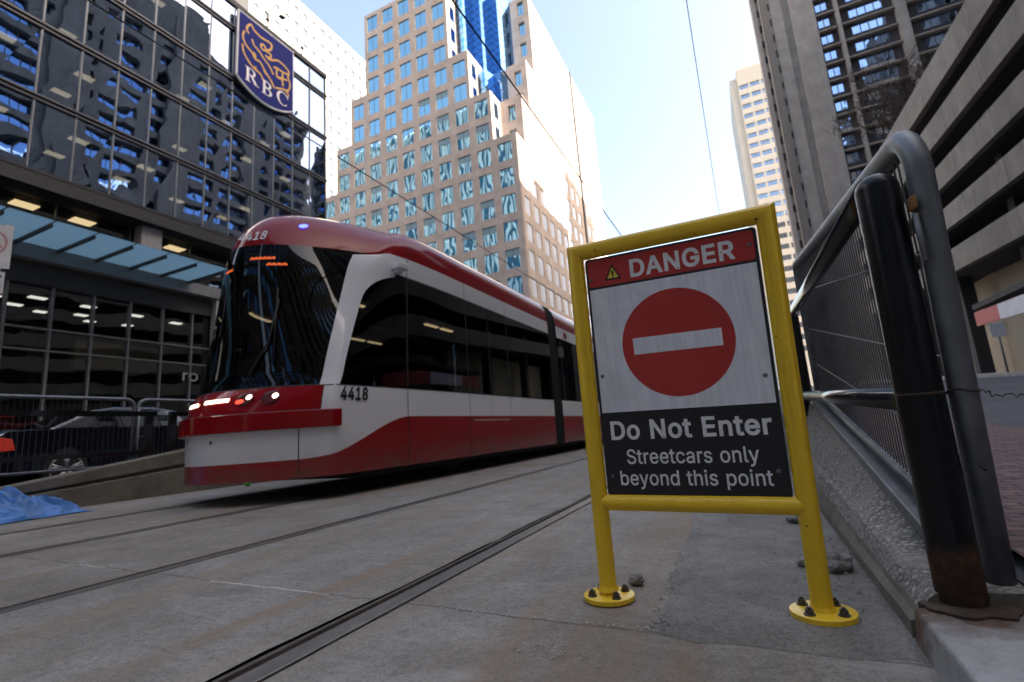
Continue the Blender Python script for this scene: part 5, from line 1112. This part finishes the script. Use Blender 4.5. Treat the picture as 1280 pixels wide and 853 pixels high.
p_, du, dz, n_ = fpt(*TRAM_SIDENUM); text('4418', 'fleet_number', M['signblack'], Tm, p_, du, dz, -.20, .20, -.08, .08, .03, .0015)
# route display behind the top of the windscreen
for u0, u1, z0 in TRAM_LED:
    b = MB(); n = max(2, int((u1-u0)/1.1))
    for i in range(n):
        a = u0+(u1-u0)*i/n; patch(b, a, a+(u1-u0)/n*.55, z0, z0+(.034 if i % 3 else .022), .003, 0, 1)
    b.build('route_display', M['ledorange'], Tm)
# wiper
b = MB()
wp = [fpt(u_, z_, .03)[0] for u_, z_ in TRAM_WIPER]; b.tube(wp, .012, 6)
wb = [fpt(u_, z_, .02)[0] for u_, z_ in TRAM_BLADE]; b.tube(wb, .010, 6); b.build('wiper', M['tramdark'], Tm)
# camera pod on the upper band
p_, du, dz, n_ = fpt(*TRAM_POD)
b = MB(); b.obox(p_+n_*.07, du, n_, dz, .09, .07, .045); b.obox(p_+n_*.05-dz*.055, du, n_, dz, .05, .045, .03); b.build('camera_pod', M['tramwhite'], Tm, bevel=.012)
# bolt holes in the white apron
b = MB()
for u, z in ((-30, .69), (8, .66)):
    p_, du, dz, n_ = fpt(u, z, .003); b.add([p_+du*.02*math.cos(rad(a))+dz*.02*math.sin(rad(a)) for a in range(0, 360, 30)], [range(12)])
b.build('apron_holes', M['seam'], Tm)
# small red emblem on the second car
b = MB(); X = -3.884; yc_, zc_ = 11.62, 2.84
b.add([(X, yc_-.16, zc_+.005), (X, yc_+.16, zc_+.005), (X, yc_+.12, zc_-.04), (X, yc_-.12, zc_-.04)], [(0, 1, 2, 3)])
b.add([(X, yc_-.07, zc_-.10), (X, yc_+.07, zc_-.10), (X, yc_+.09, zc_+.06), (X, yc_-.09, zc_+.06)], [(0, 1, 2, 3)])
b.add([(X, yc_-.13, zc_-.075), (X, yc_+.13, zc_-.075), (X, yc_+.13, zc_-.062), (X, yc_-.13, zc_-.062)], [(0, 1, 2, 3)]); b.build('emblem', M['signred'], Tm)

# ------------------------------------------------------------------ danger sign
DO = Vector((-.1913, 1.6284, .012))
DU = Vector((.99936, -.02736, -.02308)).normalized(); DV = Vector((.02111, -.07033, .9973)).normalized(); DN = DU.cross(DV)
D = thing('danger_sign', (DO[0], DO[1], 0), 'yellow tube-framed DANGER Do Not Enter sign standing on two bolted feet', 'sign')
dp = lambda a, c, d=0: DO+DU*a+DV*c+DN*d
HWD, TOP, BOT, R_ = .2905, 1.102, .280, .0268
b = MB()
ring = [(2*math.pi*j/28) for j in range(28)]
fr_v = [dp(-HWD+R_*math.cos(t_), -.01, R_*math.sin(t_)) for t_ in ring]+[dp(-HWD+R_*math.cos(t_), TOP-R_*math.cos(t_), R_*math.sin(t_)) for t_ in ring]
fr_v += [dp(HWD-R_*math.cos(t_), TOP-R_*math.cos(t_), R_*math.sin(t_)) for t_ in ring]+[dp(HWD-R_*math.cos(t_), -.01, R_*math.sin(t_)) for t_ in ring]
b.add(fr_v, [(28*s_+j, 28*s_+(j+1) % 28, 28*s_+28+(j+1) % 28, 28*s_+28+j) for s_ in range(3) for j in range(28)], 0, True)      # tube bent to mitred corners
b.tube([dp(-HWD, BOT), dp(HWD, BOT)], R_*.93, 24)
for sx_ in (-1, 1):
    for z_ in (.0,): b.tube([dp(sx_*HWD, .012), dp(sx_*HWD, .026)], [R_*1.22, R_*1.02], 24)
fr = b.build('frame', M['yellow'], D, sharp=35)
for sx_ in (-1, 1):
    c = dp(sx_*HWD, 0); gx_, gy_ = c.x, c.y
    b = MB(); b.tube([(gx_, gy_, .004), (gx_, gy_, .0165), (gx_, gy_, .018)], [.079, .079, .076], 40); pl_ = b.build('base_plate', M['yellow'], D, sharp=40)
    for k in range(4):
        a = rad(45+90*k+(8 if sx_ > 0 else -6)); bx, by = gx_+.056*math.cos(a), gy_+.056*math.sin(a)
        b = MB(); b.tube([(bx, by, .018), (bx, by, .021)], .0145, 16); b.tube([(bx, by, .021), (bx, by, .0325)], .0112, 6, smooth=False); b.tube([(bx, by, .0325), (bx, by, .038)], .0058, 10); b.build('bolt', M['bolt'], pl_)
# panel: black backing, silver sheet, red heading, black foot
def rrect(x0, x1, z0, z1, r=.012, n=5):
    p_ = []
    for cx_, cz_, a0 in ((x1-r, z1-r, 0), (x0+r, z1-r, 90), (x0+r, z0+r, 180), (x1-r, z0+r, 270)): p_ += [(cx_+r*math.cos(rad(a0+90*i/n)), cz_+r*math.sin(rad(a0+90*i/n))) for i in range(n+1)]
    return p_
fd = lambda a, c, d: dp(a, c, d)
b = MB(); b.prism(rrect(-.2585, .2585, .302, 1.070), -.004, .004, fd); pan = b.build('panel', M['signblack'], D, fix=True)
b = MB(); b.prism(rrect(-.2605, .2605, .300, 1.072), -.008, -.0045, fd); b.build('backing_sheet', M['silver'], D, fix=True)
b = MB(); b.add([dp(-.2505, .562, .0046), dp(.2505, .562, .0046), dp(.2505, .966, .0046), dp(-.2505, .966, .0046)], [(0, 1, 2, 3)]); b.build('silver_sheet', M['alu'], pan)
b = MB(); pr = rrect(-.2505, .2505, .974, 1.063, .009); b.add([dp(a, c, .0046) for a, c in pr], [range(len(pr))]); b.build('red_heading', M['signred'], pan)
b = MB(); cc_ = (.004, .764); n = 72
b.add([dp(cc_[0]+.166*math.cos(2*math.pi*i/n), cc_[1]+.166*math.sin(2*math.pi*i/n), .0052) for i in range(n)], [range(n)]); b.build('no_entry_disc', M['signred'], pan)
b = MB(); b.add([dp(cc_[0]-.131, .738, .0058), dp(cc_[0]+.131, .738, .0058), dp(cc_[0]+.131, .790, .0058), dp(cc_[0]-.131, .790, .0058)], [(0, 1, 2, 3)]); b.build('no_entry_bar', M['alu'], pan)
text('DANGER', 'heading_letters', M['silver'], pan, dp(0, 0, .0048), DU, DV, -.112, .198, .985, 1.045, .026, .0006)
text('Do Not Enter', 'sign_letters', M['silver'], pan, dp(0, 0, .0045), DU, DV, -.229, .232, .474, .534, .022, .0006)
text('Streetcars only', 'sign_letters', M['silver'], pan, dp(0, 0, .0045), DU, DV, -.186, .190, .387, .445, .010, .0006)
text('beyond this point', 'sign_letters', M['silver'], pan, dp(0, 0, .0045), DU, DV, -.213, .217, .322, .380, .010, .0006)
b = MB(); b.add([dp(-.197, .990, .0052), dp(-.141, .990, .0052), dp(-.169, 1.042, .0052)], [(0, 1, 2)], 0)
b.add([dp(-.188, .9955, .0056), dp(-.150, .9955, .0056), dp(-.169, 1.031, .0056)], [(0, 1, 2)], 1)
b.add([dp(-.1715, 1.003, .006), dp(-.1665, 1.003, .006), dp(-.1655, 1.021, .006), dp(-.1725, 1.021, .006)], [(0, 1, 2, 3)], 0)
b.add([dp(-.169+.0026*math.cos(rad(a)), .9995+.0022*math.sin(rad(a)), .006) for a in range(0, 360, 45)], [range(8)], 0)
b.build('warning_triangle', (M['signblack'], M['warnyel']), pan)
for a, c in ((-.243, .999), (.238, 1.020), (-.238, .680), (.232, .640), (-.238, .362), (.232, .374)):
    b = MB(); b.cyl(dp(a, c, .0046), DN, .0062, .0022, 14, 0, .0045); b.cyl(dp(a, c, .0068), DN, .0030, .0012, 10); b.build('rivet', M['galv'], pan)

# ------------------------------------------------------------------ right side: kerb, base block, rails, fence
b = MB(); ys_ = [-1.2+.08*k for k in range(95)]
def curbtop(y): return max(.085, .105+.165*(y-1.62))
secs = []
for y in ys_:
    if y < 1.50: continue
    zt_ = .108+.055*(y-1.62); zo_ = max(zt_+.01, .085+.195*(y-1.6)); j = .012*noise.noise(Vector((1, y*7, 0)))+.006*noise.noise(Vector((5, y*23, 0)))
    secs.append([(.265, y, -.02), (.268+j*.4, y, .04), (.285+j*.3, y, zt_*.45), (.292+j, y, zt_*.58), (.312+j*1.4, y, zt_-.012), (.326+j, y, zt_), (.41, y, zo_-.004+j*.3), (.52, y, zo_), (.52, y, -.02)])
n = 9; b.v = [Vector(q) for s_ in secs for q in s_]
for i in range(len(secs)-1):
    for j in range(n):
        b.f.append([i*n+j, (i+1)*n+j, (i+1)*n+(j+1) % n, i*n+(j+1) % n]); b.mi.append(0 if j in (3, 4, 5, 6) else 1); b.sm.append(False)
b.f += [list(range(n)), [(len(secs)-1)*n+j for j in reversed(range(n))]]; b.mi += [1, 1]; b.sm += [False]*2
o = b.build('kerb', (M['aggr'], M['mossconc']), fix=True); tag(o, 'rough exposed-aggregate concrete kerb climbing to the right of the yellow sign', 'kerb')
b = MB(); b.hexa([(.275, -1.2, -.02), (.9, -1.2, -.02), (.9, 1.50, -.02), (.262, 1.50, -.02), (.285, -1.2, .06), (.9, -1.2, .075), (.9, 1.497, .082), (.275, 1.497, .078)])
o = b.build('concrete_footing', M['paleblock'], bevel=.008); tag(o, 'pale concrete footing block in the bottom right corner that carries the black post', 'concrete block')
b = MB(); pr = []
for i in range(40):
    a = 2*math.pi*i/40; r = .088+.022*noise.noise(Vector((math.cos(a)*2, math.sin(a)*2, 0))); pr.append((.38+r*1.0*math.cos(a), 1.50+r*.75*math.sin(a)))
b.add([(x, y, .0845) for x, y in pr]+[(x, y, .07) for x, y in pr], [range(40)]+[[i, (i+1) % 40, 40+(i+1) % 40, 40+i] for i in range(40)])
rs_ = b.build('rust_scale', M['rust'])
tag(rs_, 'flaky brown rust scale around the foot of the black post', 'rust patch')

BR = thing('guard_rail', (.40, 1.5, .08), 'black guard rail with thick rust-footed post at the right edge, beside the yellow sign', 'railing')
pb, pt = Vector((.376, 1.535, .088)), Vector((.3755, 1.492, 1.082)); ax = (pt-pb).normalized()
b = MB(); rp = .0475; b.tube([pb, pb+(pt-pb)*.5, pt]+[pt+ax*rp*.85*math.sin(rad(a)) for a in (20, 40, 60, 75, 88)], [rp, rp, rp]+[rp*math.cos(rad(a)) for a in (20, 40, 60, 75, 88)], 40); b.build('post', M['black'], BR, sharp=60)
b = MB(); b.tube([(.366, 1.52, 1.10), (.372, 4.3, 1.245)], .031, 20); b.build('top_rail', M['blackrail'], BR)
b = MB(); b.tube([(.378, 1.55, .545), (.372, 4.3, .655)], .032, 20); b.build('mid_rail', M['blackrail'], BR)
b = MB(); b.tube([(.385, 4.36, .5), (.385, 4.36, 1.29)], .06, 24); b.build('post', M['black'], BR, sharp=60)
b = MB(); b.cyl(pb+(pt-pb)*.47, ax, rp+.0012, .006, 40); b.build('weld_band', M['rust'], BR)

PF = thing('pipe_fence', (.50, 1.6, .1), 'bent grey galvanised pipe fence with vertical wire infill at the right, behind the black post', 'fence')
P0, P1 = Vector((.470, 1.60, .06)), Vector((.457, 1.455, 1.085))
slope = Vector((0, 1, .150)).normalized(); far = 3.95
up_ = (P1-P0).normalized()
bend = []
rb = .115
Ctr = P1+slope*rb
for i in range(9):
    a = rad(90*i/8); bend.append(Ctr-slope*rb*math.cos(a)+up_*rb*math.sin(a))
end_top = bend[-1]+slope*2.45
b = MB(); b.tube([P0, P0+(P1-P0)*.5, P1]+bend[1:]+[end_top, end_top+Vector((0, .03, -.02)), end_top+Vector((0, .045, -.07)), end_top+Vector((0, .06, -1.1))], .0285, 22); b.build('pipe_frame', M['galv'], PF)
base0 = P0+Vector((0, .04, .10)); 
zb = lambda y: .165+.195*(y-1.6)
b = MB(); b.tube([(.466, 1.60, zb(1.6)), (.46, 3.98, zb(3.98))], .022, 14); b.build('bottom_rail', M['galv'], PF)
b = MB(); b.hexa([(.40, 1.72, zb(1.72)-.075), (.52, 1.72, zb(1.72)-.075), (.52, 4.0, zb(4.0)-.075), (.40, 4.0, zb(4.0)-.075), (.40, 1.72, zb(1.72)-.03), (.52, 1.72, zb(1.72)-.03), (.52, 4.0, zb(4.0)-.03), (.40, 4.0, zb(4.0)-.03)]); b.build('sill_channel', M['galv'], PF, bevel=.006)
ztp = lambda y: bend[-1].z+(y-bend[-1].y)*.150
b = MB(); y = 1.63
while y < 3.96:
    b.tube([(.465, y, zb(y)), (.461, y-.03, ztp(y-.03)-.02 if y-.03 > bend[-1].y else 1.13+.6*(y-1.5))], .0028, 5, caps=False); y += .038
for k in (.22, .46, .72):
    b.tube([(.461, 1.5+.0, zb(1.5)+k*1.05), (.458, 3.97, zb(3.97)+k*1.03)], .003, 5, caps=False)
b.build('wire_infill', M['wire'], PF)
b = MB(); b.obox(P1+Vector((-.031, -.012, -.075)), (1, 0, 0), (0, 1, 0), up_, .006, .017, .016); b.build('rust_tab', flat('rusty_tab', (.30, .16, .05), .8, 0, .4, 60), PF, bevel=.004)
b = MB(); b.tube([P1+Vector((-.031, -.012, -.10)), P1+Vector((-.029, -.008, -.22))], .007, 8); b.build('weld_rod', M['galv'], PF)
b = MB(); rw = random.Random(4); q = P0+(P1-P0)*.485
b.tube([q+Vector((.031*math.cos(rad(a)), .031*math.sin(rad(a)), .004*math.sin(rad(2*a)))) for a in range(0, 361, 20)], .0022, 5, caps=False)
p_ = q+Vector((.036, 0, 0)); tw2 = [p_.copy()]
for k in range(12): p_ = p_+Vector((rw.uniform(-.004, .012), rw.uniform(-.01, .01), rw.uniform(-.012, .008))); tw2.append(p_.copy())
b.tube(tw2, .0016, 5, caps=False); b.build('wire_tie', M['rust'], PF)

# ------------------------------------------------------------------ stones and grit
def stone(c, r, seed, sq=(1, 1, .7)):
    bm = bmesh.new(); bmesh.ops.create_icosphere(bm, subdivisions=3, radius=1)
    b = MB(); vs = []
    for v in bm.verts:
        d_ = v.co.normalized(); f_ = 1+.35*noise.noise(d_*1.4+Vector((seed, 0, 0)))+.14*noise.noise(d_*4+Vector((seed, 5, 0)))+.05*noise.noise(d_*11+Vector((seed, 5, 2)))
        vs.append(Vector((c[0]+d_.x*r*f_*sq[0], c[1]+d_.y*r*f_*sq[1], max(.002, c[2]+d_.z*r*f_*sq[2]))))
    b.add(vs, [[v.index for v in f.verts] for f in bm.faces]); bm.free(); return b
for c, r, sd, lb in (((.185, 2.07, .028), .052, 1, 'largest rough concrete lump, right beside the right leg of the yellow sign'),
                     ((.095, 2.10, .018), .022, 5, 'small pebble just left of the largest concrete lump by the right sign leg'),
                     ((.135, 2.90, .030), .045, 2, 'pale concrete lump with a dark underside, farther behind the right sign leg'),
                     ((-.43, 1.80, .018), .026, 8, 'small grey stone behind the left foot of the yellow sign')):
    tag(stone(c, r, sd).build('stone', M['rubble']), lb, 'stone', 'loose stones by the sign')
rg = random.Random(21); b = MB(); bw_ = MB()
def grit(x, y, r, bb):
    k = len(bb.v); z0 = .004
    for a in range(5):
        th = 2*math.pi*a/5+rg.uniform(-.4, .4); bb.v.append(Vector((x+r*math.cos(th)*rg.uniform(.7, 1.3), y+r*math.sin(th)*rg.uniform(.7, 1.3), z0)))
    bb.v.append(Vector((x+rg.uniform(-.2, .2)*r, y, z0+r*rg.uniform(.6, 1.1))))
    for a in range(5): bb.f.append([k+a, k+(a+1) % 5, k+5]); bb.mi.append(0); bb.sm.append(False)
for i in range(420): grit(rg.uniform(-.28, .26), 1.42+2.2*rg.random()**1.5, rg.uniform(.0012, .0036), b if rg.random() < .85 else bw_)
for i in range(190): grit(rg.gauss(.18, .07), rg.gauss(2.35, .35), rg.uniform(.002, .010), b)
for i in range(240): grit(rg.uniform(-4.2, -.25), 1.1+3.5*rg.random()**1.6, rg.uniform(.0012, .0034), b if rg.random() < .8 else bw_)
for i in range(75): grit(rg.gauss(-.53, .06), rg.gauss(1.235, .022)+.0, rg.uniform(.0008, .0042), bw_ if rg.random() < .65 else b)
for i in range(60): grit(-.98+.70*i/60+rg.gauss(0, .004), 1.435-.015*i/60+rg.gauss(0, .006), rg.uniform(.0015, .005), bw_)
for i in range(120): grit(rg.uniform(-.34, -.27), 1.42+.9*rg.random(), rg.uniform(.002, .006), b if rg.random() < .7 else bw_)
o = b.build('grit', M['rubble']); tag(o, 'dark grit and small crumbs scattered over the concrete', 'grit', kind='stuff')
o = bw_.build('pale_grit', flat('pale_chips', (.42, .41, .39), .9, 0, .2, 30)); tag(o, 'pale chips of broken concrete scattered over the slab', 'grit', kind='stuff')

# ------------------------------------------------------------------ overhead wires
def wire(p0, p1, sag, r, lb):
    p0, p1 = Vector(p0), Vector(p1); t_ = thing('overhead_wire', p0, lb, 'wire', 'overhead wires above the tracks'); b = MB()
    b.tube([p0+(p1-p0)*k/24-Vector((0, 0, sag*4*(k/24)*(1-k/24))) for k in range(25)], r, 6); b.build('cable', M['cable'], t_)
wire((-2.08, -30, 4.80), (-2.08, 54, 4.86), .02, .011, 'black overhead wire crossing the glass bay of the granite tower, above the nearer track')
wire((-5.16, -30, 4.93), (-5.16, 54, 4.93), .02, .009, 'black overhead wire low across the granite tower, above the streetcar')
wire((.04, -30, 6.3), (.0, 54, 6.0), .02, .006, 'thin overhead wire alone in the open sky above the yellow sign')
